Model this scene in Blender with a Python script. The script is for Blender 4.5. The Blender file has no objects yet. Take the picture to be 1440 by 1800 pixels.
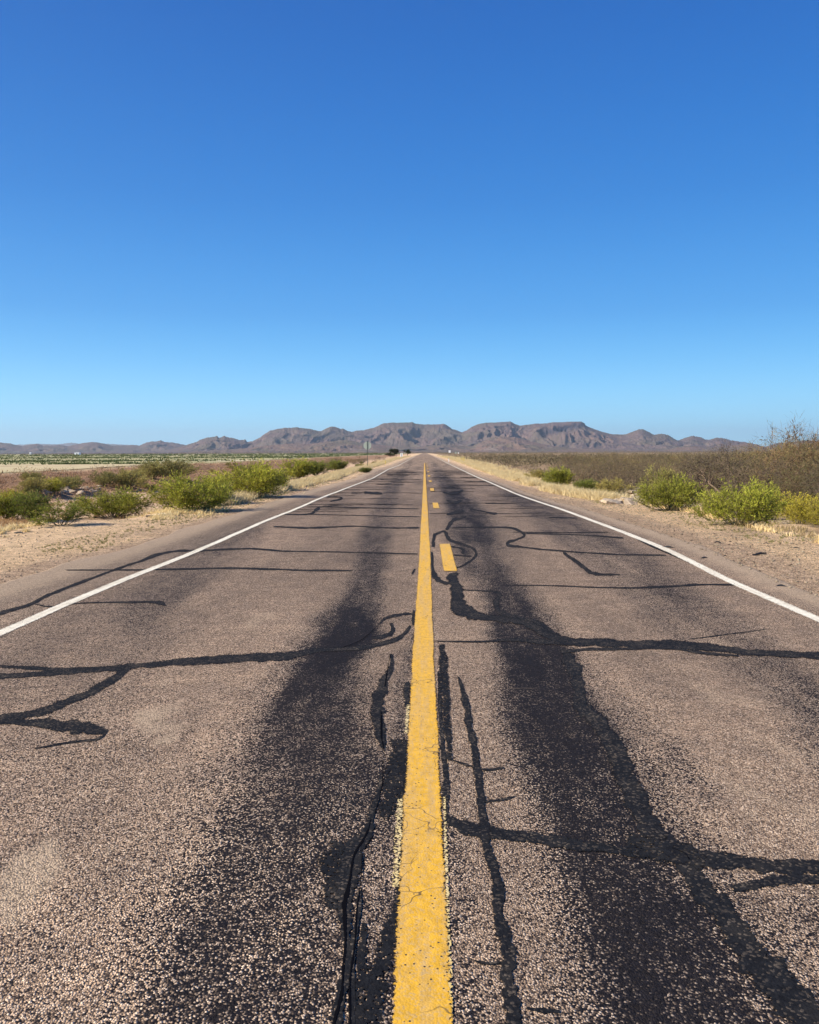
import bpy, math, random
import numpy as np
from mathutils import Vector, Matrix, noise as mnoise
R = math.radians
rng = np.random.default_rng(7); random.seed(7)
scene = bpy.context.scene

# ---------------------------------------------------------------- camera
F_PX = 1442.0; HC = 1.52
YAW, PITCH, ROLL = R(1.07), R(4.145), R(-0.2)
cam_d = bpy.data.cameras.new('camera'); cam = bpy.data.objects.new('camera', cam_d)
scene.collection.objects.link(cam); scene.camera = cam
cam.matrix_world = (Matrix.Translation((0, 0, HC)) @ Matrix.Rotation(YAW, 4, 'Z')
                    @ Matrix.Rotation(R(90)-PITCH, 4, 'X') @ Matrix.Rotation(ROLL, 4, 'Z'))
cam_d.sensor_fit = 'HORIZONTAL'; cam_d.sensor_width = 36.0
cam_d.lens = 36.0*F_PX/1440.0; cam_d.clip_start = 0.1; cam_d.clip_end = 80000
scene.render.resolution_x = 819; scene.render.resolution_y = 1024

# ---------------------------------------------------------------- sky and sun
SUN_EL = 33.0; SUN_AZ = 250.0       # azimuth clockwise from +Y
world = bpy.data.worlds.new("World"); scene.world = world; world.use_nodes = True
wn = world.node_tree; bg = wn.nodes['Background']
sky = wn.nodes.new('ShaderNodeTexSky'); sky.sky_type = 'NISHITA'; sky.sun_disc = False
sky.sun_elevation = R(SUN_EL); sky.sun_rotation = R(SUN_AZ)
sky.altitude = 600; sky.air_density = 1.0; sky.dust_density = 0.2; sky.ozone_density = 3.0
# deep, clear desert sky: the Nishita sky blended with the measured colour of this day's sky by elevation
geo = wn.nodes.new('ShaderNodeTexCoord'); sz_ = wn.nodes.new('ShaderNodeSeparateXYZ'); wn.links.new(geo.outputs['Generated'], sz_.inputs[0])
rp = wn.nodes.new('ShaderNodeValToRGB'); rp.color_ramp.interpolation = 'B_SPLINE'
STOPS = [(0, (.36,.82,1.0)), (.045, (.27,.70,1.0)), (.10, (.115,.46,.86)), (.162, (.046,.295,.71)), (.285, (.009,.172,.555)), (.466, (.0,.090,.40)), (.75, (.001,.065,.30)), (1, (.001,.06,.27))]
while len(rp.color_ramp.elements) < len(STOPS): rp.color_ramp.elements.new(.5)
for e_, (p_, c_) in zip(rp.color_ramp.elements, STOPS): e_.position = p_; e_.color = (*c_, 1)
wn.links.new(sz_.outputs[2], rp.inputs[0])
vm = wn.nodes.new('ShaderNodeVectorMath'); vm.operation = 'SCALE'; vm.inputs[3].default_value = 6.3; wn.links.new(rp.outputs[0], vm.inputs[0])
mxs = wn.nodes.new('ShaderNodeMix'); mxs.data_type = 'RGBA'; mxs.inputs[0].default_value = .96
wn.links.new(sky.outputs[0], mxs.inputs[6]); wn.links.new(vm.outputs[0], mxs.inputs[7])
wn.links.new(mxs.outputs[2], bg.inputs[0]); bg.inputs[1].default_value = 0.115
sd = Vector((math.sin(R(SUN_AZ))*math.cos(R(SUN_EL)), math.cos(R(SUN_AZ))*math.cos(R(SUN_EL)), math.sin(R(SUN_EL))))
sun_d = bpy.data.lights.new('sun', 'SUN'); sun_d.energy = 5.0; sun_d.angle = R(0.53); sun_d.color = (1.0, 0.90, 0.72)
sun = bpy.data.objects.new('sun', sun_d); scene.collection.objects.link(sun)
sun.rotation_euler = sd.to_track_quat('Z', 'Y').to_euler(); sun.location = (-20, -8, 30)
vs = scene.view_settings
vs.view_transform = 'Standard'; vs.look = 'None'; vs.gamma = 1.0; vs.exposure = 0.82; vs.use_curve_mapping = False
scene.cycles.max_bounces = 6; scene.cycles.transparent_max_bounces = 12; scene.cycles.volume_bounces = 0

# ---------------------------------------------------------------- pixel <-> ground geometry (measuring only)
Mw = np.array(cam.matrix_world.to_3x3())
def ray(px, py): return Mw @ np.array([(px-720)/F_PX, (900-py)/F_PX, -1.0])
def edge_prof(pts, X):
    out = []
    for px, py in pts:
        d = ray(px, py); t = X/d[0]; out.append((t*d[1], HC+t*d[2]))
    return sorted(out)
LW = 3.6
profL = edge_prof([(0,1113),(175,1037),(360,963),(457,920),(513,898),(571,873),(640,847),(656,841),(683,825.4),(700,820)], -LW)
profR = edge_prof([(1440,1090),(1290,1025),(1165,963),(1075,928),(1000,900),(960,887),(908,869),(860,848),(838,839),(793,818)], LW)
def mkprof(p):
    Y = np.array([-50, 2] + [a for a, _ in p] + [200, 400, 60000]); z = np.array([p[0][1]]*2 + [b for _, b in p] + [-.2, -.22, -.2])
    z = np.clip(z, -.3, .14)
    yy = np.concatenate([np.linspace(-50, 130, 1800), [200, 400, 60000]]); zz = np.interp(yy, Y, z)
    k = np.hanning(31); k /= k.sum(); s = np.convolve(np.pad(zz[:1800], 15, mode='edge'), k, mode='valid')
    zz[:1800] = s; return yy, zz
PL, PR = mkprof(profL), mkprof(profR)
def zroad(X, Y):
    a = np.interp(Y, *PL); b = np.interp(Y, *PR); t = np.clip((np.asarray(X)+LW)/(2*LW), -.25, 1.25)
    return a*(1-t)+b*t
def G(px, py, lift=0.0, zf=None):
    d = ray(px, py); z = 0.0
    for _ in range(12):
        t = (z-HC)/d[2]; X, Y = t*d[0], t*d[1]; z = .5*z+.5*float((zf or zroad)(X, Y))
    t = (z-HC)/d[2]; return np.array([t*d[0], t*d[1], z+lift])
Minv = Mw.T
def project(P):
    q = (P-np.array([0, 0, HC])) @ Minv.T
    return 720+F_PX*q[:, 0]/-q[:, 2], 900-F_PX*q[:, 1]/-q[:, 2], -q[:, 2]

# ---------------------------------------------------------------- numpy noise
def _h(i, j, s):
    n = (i.astype(np.int64)*374761393 + j.astype(np.int64)*668265263 + s*1442695041) & 0x7fffffff
    n = ((n ^ (n >> 13))*1274126177) & 0x7fffffff
    return ((n ^ (n >> 16)) & 0xffff)/65535.0
def vn(x, y, s=0):
    x = np.asarray(x, float); y = np.asarray(y, float); i = np.floor(x); j = np.floor(y); u = x-i; v = y-j
    u = u*u*(3-2*u); v = v*v*(3-2*v)
    return ((_h(i, j, s)*(1-u)+_h(i+1, j, s)*u)*(1-v)+(_h(i, j+1, s)*(1-u)+_h(i+1, j+1, s)*u)*v)*2-1
def fbm(x, y, o=4, s=0, g=.5):
    a = 1.0; r = 0; n = 0
    for k in range(o): r = r+a*vn(np.asarray(x)*2**k+17.3*k, np.asarray(y)*2**k-9.1*k, s+k); n += a; a *= g
    return r/n
def ridged(x, y, o=4, s=0):
    a = 1.0; r = 0; n = 0
    for k in range(o): r = r+a*(1-np.abs(vn(np.asarray(x)*2**k+5.3*k, np.asarray(y)*2**k+3.1*k, s+k))); n += a; a *= .5
    return r/n
def sstep(a, b, x): t = np.clip((np.asarray(x)-a)/(b-a), 0, 1); return t*t*(3-2*t)

# ---------------------------------------------------------------- object helpers
col = scene.collection
def link_mesh(name, V, Fc, mat, parent=None, colors=None, smooth=False, attrs=None):
    me = bpy.data.meshes.new(name); V = np.asarray(V, np.float32).reshape(-1, 3)
    if isinstance(Fc, np.ndarray):
        n, k = Fc.shape; me.vertices.add(len(V)); me.vertices.foreach_set('co', V.ravel())
        me.loops.add(n*k); me.loops.foreach_set('vertex_index', Fc.astype(np.int32).ravel())
        me.polygons.add(n); me.polygons.foreach_set('loop_start', np.arange(0, n*k, k, dtype=np.int32))
        me.update(calc_edges=True)
    else: me.from_pydata(V.tolist(), [], Fc)
    if smooth: me.polygons.foreach_set('use_smooth', [True]*len(me.polygons))
    if colors is not None:
        c = np.ones((len(V), 4), np.float32); c[:, :3] = colors
        a = me.color_attributes.new('Col', 'FLOAT_COLOR', 'POINT'); a.data.foreach_set('color', c.ravel())
    for k, v in (attrs or {}).items():
        a = me.attributes.new(k, 'FLOAT', 'POINT'); a.data.foreach_set('value', np.asarray(v, np.float32).ravel())
    me.materials.append(mat); me.validate()
    o = bpy.data.objects.new(name, me); col.objects.link(o); o.parent = parent
    return o
def tag(o, label=None, cat=None, group=None, kind=None):
    for k, v in (('label', label), ('category', cat), ('group', group), ('kind', kind)):
        if v: o[k] = v
    return o
def empty(name, loc=(0, 0, 0), rz=0.0, sc=None):
    o = bpy.data.objects.new(name, None); col.objects.link(o); o.location = loc; o.rotation_euler.z = rz
    o.empty_display_size = .3
    if sc is not None: o.scale = sc if hasattr(sc, '__len__') else (sc, sc, sc)
    return o
def copy_tree(o, parent=None):
    c = o.copy(); col.objects.link(c); c.parent = parent
    for ch in [x for x in o.children if x.name in scene.objects]: copy_tree(ch, c)
    return c
def gridfaces(nu, nv):      # nu rows, nv columns
    i = np.arange(nu-1)[:, None]*nv+np.arange(nv-1)[None, :]; i = i.ravel()
    return np.stack([i, i+1, i+nv+1, i+nv], 1)
class MB:
    def __init__(s): s.v = []; s.f = []; s.c = []
    def add(s, vs, fs, c=None):
        b = len(s.v); s.v += [tuple(v) for v in vs]; s.f += [[b+i for i in f] for f in fs]
        if c is not None: s.c += [c]*len(vs)
    def box(s, a, b, c=None):
        (x0, y0, z0), (x1, y1, z1) = a, b
        s.add([(x0,y0,z0),(x1,y0,z0),(x1,y1,z0),(x0,y1,z0),(x0,y0,z1),(x1,y0,z1),(x1,y1,z1),(x0,y1,z1)],
              [(0,3,2,1),(4,5,6,7),(0,1,5,4),(1,2,6,5),(2,3,7,6),(3,0,4,7)], c)
    def tube(s, p, q, r0, r1, n=4, c=None):
        p = np.array(p, float); q = np.array(q, float); d = q-p; L = np.linalg.norm(d)
        if L < 1e-6: return
        d /= L; a = np.cross(d, (0, 0, 1) if abs(d[2]) < .9 else (1, 0, 0)); a /= np.linalg.norm(a); b = np.cross(d, a)
        vs = [p+r0*(math.cos(t)*a+math.sin(t)*b) for t in np.arange(n)*2*math.pi/n]+[q+r1*(math.cos(t)*a+math.sin(t)*b) for t in np.arange(n)*2*math.pi/n]
        s.add(vs, [(i, (i+1) % n, n+(i+1) % n, n+i) for i in range(n)]+[tuple(range(n-1, -1, -1)), tuple(range(n, 2*n))], c)
    def prism(s, pts, y0, y1, c=None):      # outline in xz, thickness in y
        n = len(pts); s.add([(x, y0, z) for x, z in pts]+[(x, y1, z) for x, z in pts],
              [tuple(range(n)), tuple(range(2*n-1, n-1, -1))]+[(i, n+i, n+(i+1) % n, (i+1) % n) for i in range(n)], c)
    def build(s, name, mat, parent=None, smooth=False):
        return link_mesh(name, np.array(s.v), s.f, mat, parent, np.array(s.c) if s.c else None, smooth)

# ---------------------------------------------------------------- materials
class NT:
    def __init__(s, name, rough=.9, spec=.2):
        s.m = bpy.data.materials.new(name); s.m.use_nodes = True; s.t = s.m.node_tree; s.b = s.t.nodes['Principled BSDF']
        s.out = s.t.nodes['Material Output']
        s.b.inputs['Roughness'].default_value = rough; s.b.inputs['Specular IOR Level'].default_value = spec
        s.co = s.t.nodes.new('ShaderNodeTexCoord').outputs['Object']
    def n(s, typ, **kw):
        nd = s.t.nodes.new(typ)
        for k, v in kw.items(): setattr(nd, k, v)
        return nd
    def L(s, a, b): s.t.links.new(a, b)
    def setv(s, inp, v):
        if hasattr(v, 'links') or isinstance(v, bpy.types.NodeSocket): s.L(v, inp)
        else: inp.default_value = v
    def scale(s, sx, sy, sz, src=None, loc=(0, 0, 0)):
        m = s.n('ShaderNodeMapping'); m.inputs['Scale'].default_value = (sx, sy, sz); m.inputs['Location'].default_value = loc; s.L(src or s.co, m.inputs[0]); return m.outputs[0]
    def noise(s, sc, det=3, rough=.55, src=None, dist=0):
        nd = s.n('ShaderNodeTexNoise'); nd.inputs['Scale'].default_value = sc; nd.inputs['Detail'].default_value = det
        nd.inputs['Roughness'].default_value = rough; nd.inputs['Distortion'].default_value = dist; s.L(src or s.co, nd.inputs['Vector']); return nd.outputs['Fac']
    def vor(s, sc, feat='F1', src=None):
        nd = s.n('ShaderNodeTexVoronoi', feature=feat); nd.inputs['Scale'].default_value = sc; s.L(src or s.co, nd.inputs['Vector']); return nd
    def math(s, op, a, b=0.0, c=0.0, clamp=False):
        nd = s.n('ShaderNodeMath', operation=op, use_clamp=clamp); s.setv(nd.inputs[0], a); s.setv(nd.inputs[1], b); s.setv(nd.inputs[2], c); return nd.outputs[0]
    def mr(s, v, a, b, c=0.0, d=1.0, smooth=True):
        nd = s.n('ShaderNodeMapRange', interpolation_type='SMOOTHSTEP' if smooth else 'LINEAR'); s.setv(nd.inputs[0], v)
        for i, x in enumerate((a, b, c, d)): s.setv(nd.inputs[i+1], x)
        return nd.outputs[0]
    def mix(s, f, a, b, bt='MIX'):
        nd = s.n('ShaderNodeMix', data_type='RGBA', blend_type=bt); s.setv(nd.inputs[0], f)
        for i, x in ((6, a), (7, b)):
            s.setv(nd.inputs[i], x if isinstance(x, bpy.types.NodeSocket) else (*x, 1.0))
        return nd.outputs[2]
    def ramp(s, f, stops, const=False):
        nd = s.n('ShaderNodeValToRGB'); cr = nd.color_ramp
        if const: cr.interpolation = 'CONSTANT'
        while len(cr.elements) < len(stops): cr.elements.new(.5)
        for e, (p, c) in zip(cr.elements, stops): e.position = p; e.color = (*c, 1)
        s.L(f, nd.inputs[0]); return nd.outputs[0]
    def bump(s, h, strength, dist):
        nd = s.n('ShaderNodeBump'); nd.inputs['Strength'].default_value = strength; nd.inputs['Distance'].default_value = dist
        s.L(h, nd.inputs['Height']); s.L(nd.outputs[0], s.b.inputs['Normal']); return nd
    def attr(s, name, vec=False):
        nd = s.n('ShaderNodeAttribute', attribute_name=name); return nd.outputs['Color' if vec else 'Fac']
    def base(s, c): s.setv(s.b.inputs['Base Color'], c if isinstance(c, bpy.types.NodeSocket) else (*c, 1.0)); return s.m

def sepx(m, sock, i):
    nd = m.n('ShaderNodeSeparateXYZ'); m.L(sock, nd.inputs[0]); return nd.outputs[i]

def mat_asphalt():
    m = NT('asphalt', .95, .05)
    bleed, dust = m.attr('bleed'), m.attr('dust')
    v = m.vor(150); wn_ = m.n('ShaderNodeTexWhiteNoise', noise_dimensions='3D'); m.L(v.outputs['Color'], wn_.inputs[0])
    rnd = wn_.outputs['Value']
    stone = m.ramp(rnd, [(0, (.115,.083,.062)), (.25, (.22,.162,.122)), (.5, (.335,.245,.175)), (.75, (.47,.352,.255)), (.93, (.57,.45,.345)), (1, (.68,.56,.44))])
    # big and medium unevenness along the lane
    st = m.scale(.9, .12, 1); n1 = m.noise(1.0, 4, .6, st); n2 = m.noise(7.0, 5, .7); n3 = m.noise(28, 3, .6)
    stone = m.mix(1.0, stone, m.ramp(n1, [(.3, (.68,.68,.70)), (.7, (1.26,1.22,1.17))]), 'MULTIPLY')
    stone = m.mix(1.0, stone, m.ramp(m.noise(3.2, 5, .65), [(.3, (.80,.80,.82)), (.7, (1.2,1.18,1.15))]), 'MULTIPLY')
    stone = m.mix(1.0, stone, m.ramp(n3, [(.3, (.72,.72,.74)), (.7, (1.25,1.22,1.2))]), 'MULTIPLY')
    # tar between and over the stones
    x = m.math('ADD', bleed, m.math('MULTIPLY', m.math('SUBTRACT', n2, .5), .75))
    x = m.math('ADD', x, m.math('MULTIPLY', m.math('SUBTRACT', n3, .5), .6))
    cover = m.mr(m.math('SUBTRACT', x, m.math('MULTIPLY', rnd, 1.1)), -.42, .22)
    gap = m.mr(v.outputs['Distance'], .50, .78)
    tar = m.ramp(m.noise(60, 2), [(.3, (.0045,.005,.008)), (.75, (.013,.0135,.020))])
    c = m.mix(m.math('MULTIPLY', cover, .97), stone, tar)
    c = m.mix(m.math('MULTIPLY', gap, .5), c, (.018,.016,.016))
    d = m.mr(m.math('ADD', dust, m.math('MULTIPLY', m.math('SUBTRACT', n2, .5), .7)), .25, .95)
    d = m.math('MULTIPLY', d, m.mr(rnd, 0, .6, .35, 1.0))
    c = m.mix(m.math('MULTIPLY', d, .75), c, (.52,.395,.28))
    m.base(c)
    h = m.math('ADD', m.math('MULTIPLY', m.math('SUBTRACT', 1.0, v.outputs['Distance']), m.mr(cover, 0, 1, 1.0, .55)), m.math('MULTIPLY', rnd, .55))
    h = m.math('ADD', h, m.math('MULTIPLY', n3, .8))
    m.bump(h, .85, .006)
    m.setv(m.b.inputs['Roughness'], m.mr(cover, 0, 1, .95, .8))
    return m.m

def mat_tar():
    m = NT('crack_sealant', .9, .06)
    n = m.noise(5, 5, .7); n3 = m.noise(45, 3, .7); v = m.vor(110)
    wn_ = m.n('ShaderNodeTexWhiteNoise', noise_dimensions='3D'); m.L(v.outputs['Color'], wn_.inputs[0])
    c = m.ramp(n3, [(.25, (.005,.0055,.008)), (.7, (.017,.018,.022))])
    c = m.mix(m.mr(n, .45, .75, 0, .5), c, (.045,.040,.036))
    c = m.mix(m.math('MULTIPLY', m.mr(wn_.outputs['Value'], .80, .86), m.mr(n, .3, .8, .15, .8)), c, (.15,.12,.095))
    m.base(c); m.bump(m.math('ADD', n3, m.math('MULTIPLY', v.outputs['Distance'], -.5)), .5, .006)
    # worn, uneven edge: the film gives way to stones where it is thin
    thin = m.attr('edge'); x = m.math('ADD', thin, m.math('MULTIPLY', m.math('SUBTRACT', m.noise(22, 5, .8), .5), 1.15))
    x = m.math('SUBTRACT', x, m.math('MULTIPLY', m.mr(wn_.outputs['Value'], .6, 1), .35))
    a = m.mr(x, .22, .42); m.L(a, m.b.inputs['Alpha']); return m.m

def mat_paint(name, c0, c1, wear, speck=(.03,.028,.03), dirt=.35):
    m = NT(name, .75, .3)
    n = m.noise(3.5, 5, .65, m.scale(1, .35, 1)); n2 = m.noise(30, 4, .7, m.scale(1, .6, 1)); v = m.vor(125)
    wn_ = m.n('ShaderNodeTexWhiteNoise', noise_dimensions='3D'); m.L(v.outputs['Color'], wn_.inputs[0])
    c = m.mix(m.mr(m.noise(1.0, 4, .6, m.scale(14, .8, 1)), .42, .62), c0, c1); c = m.mix(m.mr(n, .5, .7, 0, .5), c, c1)
    c = m.mix(1.0, c, m.ramp(n2, [(.3, (.78,.77,.74)), (.65, (1.1,1.1,1.1))]), 'MULTIPLY')
    c = m.mix(m.mr(wn_.outputs['Value'], .5, 1, 0, dirt), c, (.40,.33,.24))
    pits = m.math('MULTIPLY', m.mr(m.vor(42).outputs['Distance'], .20, .12), m.mr(m.noise(9, 3), .40, .55))
    crack = m.n('ShaderNodeTexVoronoi', feature='DISTANCE_TO_EDGE'); crack.inputs['Scale'].default_value = 4.5
    cv = m.n('ShaderNodeVectorMath', operation='ADD'); m.L(m.co, cv.inputs[0])
    nz = m.n('ShaderNodeTexNoise'); nz.inputs['Scale'].default_value = 6; m.L(m.co, nz.inputs['Vector']); sc = m.n('ShaderNodeVectorMath', operation='SCALE'); sc.inputs[3].default_value = .25
    m.L(nz.outputs['Color'], sc.inputs[0]); m.L(sc.outputs[0], cv.inputs[1]); m.L(cv.outputs[0], crack.inputs['Vector'])
    ck = m.math('MULTIPLY', m.mr(crack.outputs['Distance'], .014, .004), m.mr(m.noise(2.3, 2), .45, .6))
    c = m.mix(m.math('MAXIMUM', pits, m.math('MULTIPLY', ck, .8)), c, speck)
    m.base(c)
    m.bump(m.math('ADD', m.math('MULTIPLY', v.outputs['Distance'], -.5), n2), .32, .005)
    x = m.math('ADD', m.attr('edge'), m.math('MULTIPLY', m.math('SUBTRACT', m.noise(40, 4, .8), .5), .75))
    x = m.math('SUBTRACT', x, m.math('MULTIPLY', wn_.outputs['Value'], wear))
    m.L(m.mr(x, .12, .24), m.b.inputs['Alpha']); return m.m

def mat_ground():
    m = NT('dry_ground', .95, .1); c = m.attr('Col', True); gr = m.attr('grit')
    n1 = m.noise(1.2, 5, .65); n2 = m.noise(9, 5, .7); n3 = m.noise(60, 3, .7)
    v = m.vor(75); wn_ = m.n('ShaderNodeTexWhiteNoise', noise_dimensions='3D'); m.L(v.outputs['Color'], wn_.inputs[0])
    c = m.mix(1.0, c, m.ramp(n1, [(.3, (.84,.82,.80)), (.7, (1.13,1.12,1.1))]), 'MULTIPLY')
    c = m.mix(1.0, c, m.ramp(n2, [(.3, (.60,.58,.55)), (.68, (1.22,1.22,1.2))]), 'MULTIPLY')
    st = m.ramp(wn_.outputs['Value'], [(0, (.45,.43,.43)), (.4, (.85,.84,.84)), (.8, (1.2,1.2,1.2)), (1, (1.7,1.68,1.66))])
    c = m.mix(gr, c, m.mix(1.0, c, st, 'MULTIPLY'))
    m.base(c)
    # rain and tyre furrows in the dirt
    fur = m.noise(3.5, 5, .7, m.scale(.5, 1.6, 1), .8)
    h = m.math('ADD', m.math('MULTIPLY', n2, 1.5), m.math('ADD', m.math('MULTIPLY', n3, .25), m.math('MULTIPLY', fur, 3.0)))
    h = m.math('ADD', h, m.math('MULTIPLY', m.math('MULTIPLY', v.outputs['Distance'], gr), -.5))
    m.bump(h, 1.0, .055); return m.m

def mat_rockland(name, a, b, c3, sc=.002):
    m = NT(name, .95, .08); n = m.noise(sc, 6, .62); n2 = m.noise(sc*7, 6, .7); n3 = m.noise(sc*25, 4, .7, m.scale(1, 1, 2.5))
    c = m.mix(m.mr(n, .4, .62), a, b); c = m.mix(m.mr(n2, .56, .70, 0, .75), c, c3)
    c = m.mix(1.0, c, m.ramp(n3, [(.3, (.66,.66,.68)), (.7, (1.3,1.27,1.22))]), 'MULTIPLY')
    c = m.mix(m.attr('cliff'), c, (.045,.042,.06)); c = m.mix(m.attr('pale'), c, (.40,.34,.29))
    m.base(c); m.bump(m.math('ADD', n2, m.math('MULTIPLY', n3, .7)), .9, 22); return m.m

def mat_leaf(name, transl=.3, rough=.7, var=.25):
    m = NT(name, rough, .15); c = m.attr('Col', True)
    oi = m.n('ShaderNodeObjectInfo').outputs['Random']
    c = m.mix(1.0, c, m.ramp(oi, [(0, (1-var, 1-var, 1-var)), (.5, (1, 1, .92)), (1, (1+var, 1+var*.6, 1))]), 'MULTIPLY'); m.base(c)
    tr = m.n('ShaderNodeBsdfTranslucent'); m.L(c, tr.inputs[0]); mx = m.n('ShaderNodeMixShader'); mx.inputs[0].default_value = transl
    m.L(m.b.outputs[0], mx.inputs[1]); m.L(tr.outputs[0], mx.inputs[2]); m.L(mx.outputs[0], m.out.inputs[0]); return m.m
def mat_bark(name, a, b):
    m = NT(name, .9, .1); oi = m.n('ShaderNodeObjectInfo').outputs['Random']
    c = m.mix(m.noise(14, 4), a, b); c = m.mix(1.0, c, m.ramp(oi, [(0, (.8, .8, .82)), (1, (1.25, 1.18, 1.1))]), 'MULTIPLY'); return m.base(c)
def mat_plain(name, c, rough=.6, spec=.3, metal=0, n=.15, sc=6):
    m = NT(name, rough, spec); m.b.inputs['Metallic'].default_value = metal
    k = m.noise(sc, 4); cc = m.mix(1.0, c, m.ramp(k, [(.3, (1-n,)*3), (.7, (1+n,)*3)]), 'MULTIPLY'); return m.base(cc)
def mat_void():
    m = NT('open_crack', .95, .02); m.base((.004,.004,.006)); x = m.math('ADD', m.attr('edge'), m.math('MULTIPLY', m.math('SUBTRACT', m.noise(9, 5, .85), .5), 3.2)); m.L(m.mr(x, .35, .5), m.b.inputs['Alpha']); return m.m
def mat_stone():
    m = NT('pale_stone', .95, .1); oi = m.n('ShaderNodeObjectInfo').outputs['Random']; n = m.noise(9, 5, .7)
    c = m.mix(m.mr(n, .35, .65), (.30,.24,.18), (.50,.42,.33)); c = m.mix(1.0, c, m.ramp(oi, [(0, (.75,.72,.70)), (1, (1.2,1.18,1.15))]), 'MULTIPLY')
    m.base(c); m.bump(n, .7, .03); return m.m
def mat_field():
    m = NT('crop_field', .95, .08)
    a = m.noise(1.0, 5, .65, m.scale(.006, .028, 1)); b = m.noise(1.0, 4, .7, m.scale(.05, .14, 1, loc=(40, 7, 0)))
    y = sepx(m, m.co, 1)
    c = m.mix(m.mr(a, .42, .56), (.50,.41,.26), (.43,.39,.21))
    c = m.mix(m.math('MULTIPLY', m.mr(b, .46, .58), m.mr(y, 90, 170)), c, (.07,.12,.04))
    c = m.mix(m.mr(m.noise(1.0, 3, .6, m.scale(.01, .05, 1, loc=(3, 90, 0))), .60, .68), c, (.56,.50,.37))
    m.base(c); return m.m

M = dict(asphalt=mat_asphalt(), tar=mat_tar(), yellow=mat_paint('yellow_road_paint', (.66,.37,.030), (.58,.35,.085), .12),
         old_yellow=mat_paint('old_yellow_paint', (.66,.50,.20), (.66,.53,.28), 1.15), white=mat_paint('white_road_paint', (.78,.73,.62), (.66,.60,.49), .42, (.16,.14,.12), .25),
         ground=mat_ground(), field=mat_field(),
         mount=mat_rockland('mountain_rock', (.145,.103,.100), (.120,.100,.084), (.27,.185,.155)),
         foot=mat_rockland('foothill_rock', (.185,.122,.100), (.145,.115,.085), (.31,.21,.155), .003),
         leaf=mat_leaf('shrub_leaves'), grass=mat_leaf('dry_grass_blades', .35), bark=mat_bark('bark', (.085,.062,.048), (.19,.15,.12)),
         stem=mat_bark('green_stem', (.09,.08,.045), (.17,.15,.085)), twig=mat_leaf('dry_twigs', .05, .9, .42),
         stone=mat_stone(), rubber=mat_plain('tyre_rubber', (.022,.022,.026), .7, .3, 0, .3, 30),
         metal=mat_plain('galvanised_metal', (.33,.38,.33), .5, .4, .0, .1), post=mat_plain('green_post', (.05,.065,.055), .6, .3),
         wpanel=mat_plain('white_panel', (.80,.80,.82), .5, .3, 0, .04), ypost=mat_plain('yellow_marker', (.62,.47,.10), .6), wood=mat_plain('old_wood', (.20,.15,.11), .9, .1, 0, .3),
         roof=mat_plain('dark_roof', (.07,.065,.07), .8), rust=mat_plain('rust_red_metal', (.20,.07,.05), .8), glass=mat_plain('dark_glass', (.02,.025,.03), .15, .5),
         void=mat_void(), lip=mat_plain('weathered_concrete', (.56,.46,.36), .95, .1, 0, .3, 4), lipd=mat_plain('weathered_asphalt_lip', (.30,.25,.22), .95, .1, 0, .4, 5), red=mat_plain('red_sign_face', (.45,.02,.02), .5))

# ================================================================ TERRAIN
E_L = lambda Y: np.interp(Y, [0, 13, 17, 21, 60, 200], [12, 10.5, 8.8, 6.9, 7.1, 8])
E_R = lambda Y: np.interp(Y, [0, 13, 17, 20, 25, 36, 60, 200], [6.5, 6.3, 6.3, 6.6, 6.4, 5.7, 5.8, 7])
def zterr(X, Y):
    X = np.asarray(X, float); Y = np.asarray(Y, float); z0 = zroad(X, Y); s = -X
    far = 1-sstep(260, 700, Y)
    el = E_L(Y)+.35*vn(Y*.35, Y*0, 3); er = E_R(Y)+.3*vn(Y*.45, Y*0, 4)
    zl = -.62*sstep(el-.2, el+3.2, s)+.45*sstep(17, 20.5, s)+.72*sstep(20, 26, s)-.1*sstep(26, 31, s)
    zr = -.50*sstep(er-.05, er+1.2, X)+.30*sstep(12, 22, X)
    off = np.where(X < 0, zl, zr)*far
    rough = .10*fbm(X*.5, Y*.5, 4, 11)*sstep(6.5, 10, np.abs(X))+.012*fbm(X*3, Y*3, 3, 12)*sstep(4.6, 5.6, np.abs(X))
    rough = rough+.22*fbm(X*.8, Y*.5, 4, 13)*sstep(17, 19, s)*(1-sstep(24, 27, s))
    fade = 1-sstep(100, 400, Y)
    return z0-.02+off+rough*fade+.25*(1-far)*np.where(X < 0, sstep(20, 60, s), 0)
def axis(segs):
    out = []
    for a, b, n in segs: out += list(np.linspace(a, b, n, endpoint=False))
    return np.array(out)
xp = np.concatenate([axis([(0, 4, 8), (4, 13, 75), (13, 30, 60), (30, 80, 40)]), 80*(40000/80)**np.linspace(0, 1, 50)])
xs = np.concatenate([-xp[::-1][:-1], xp])
ys = np.concatenate([axis([(-300, 0, 12), (0, 3, 6), (3, 40, 190), (40, 120, 120), (120, 400, 60)]), 400*(42000/400)**np.linspace(0, 1, 50)])
XX, YY = np.meshgrid(xs, ys); ZZ = zterr(XX, YY)
def lerp(a, b, t): return a*(1-t[..., None])+b*t[..., None]
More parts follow.
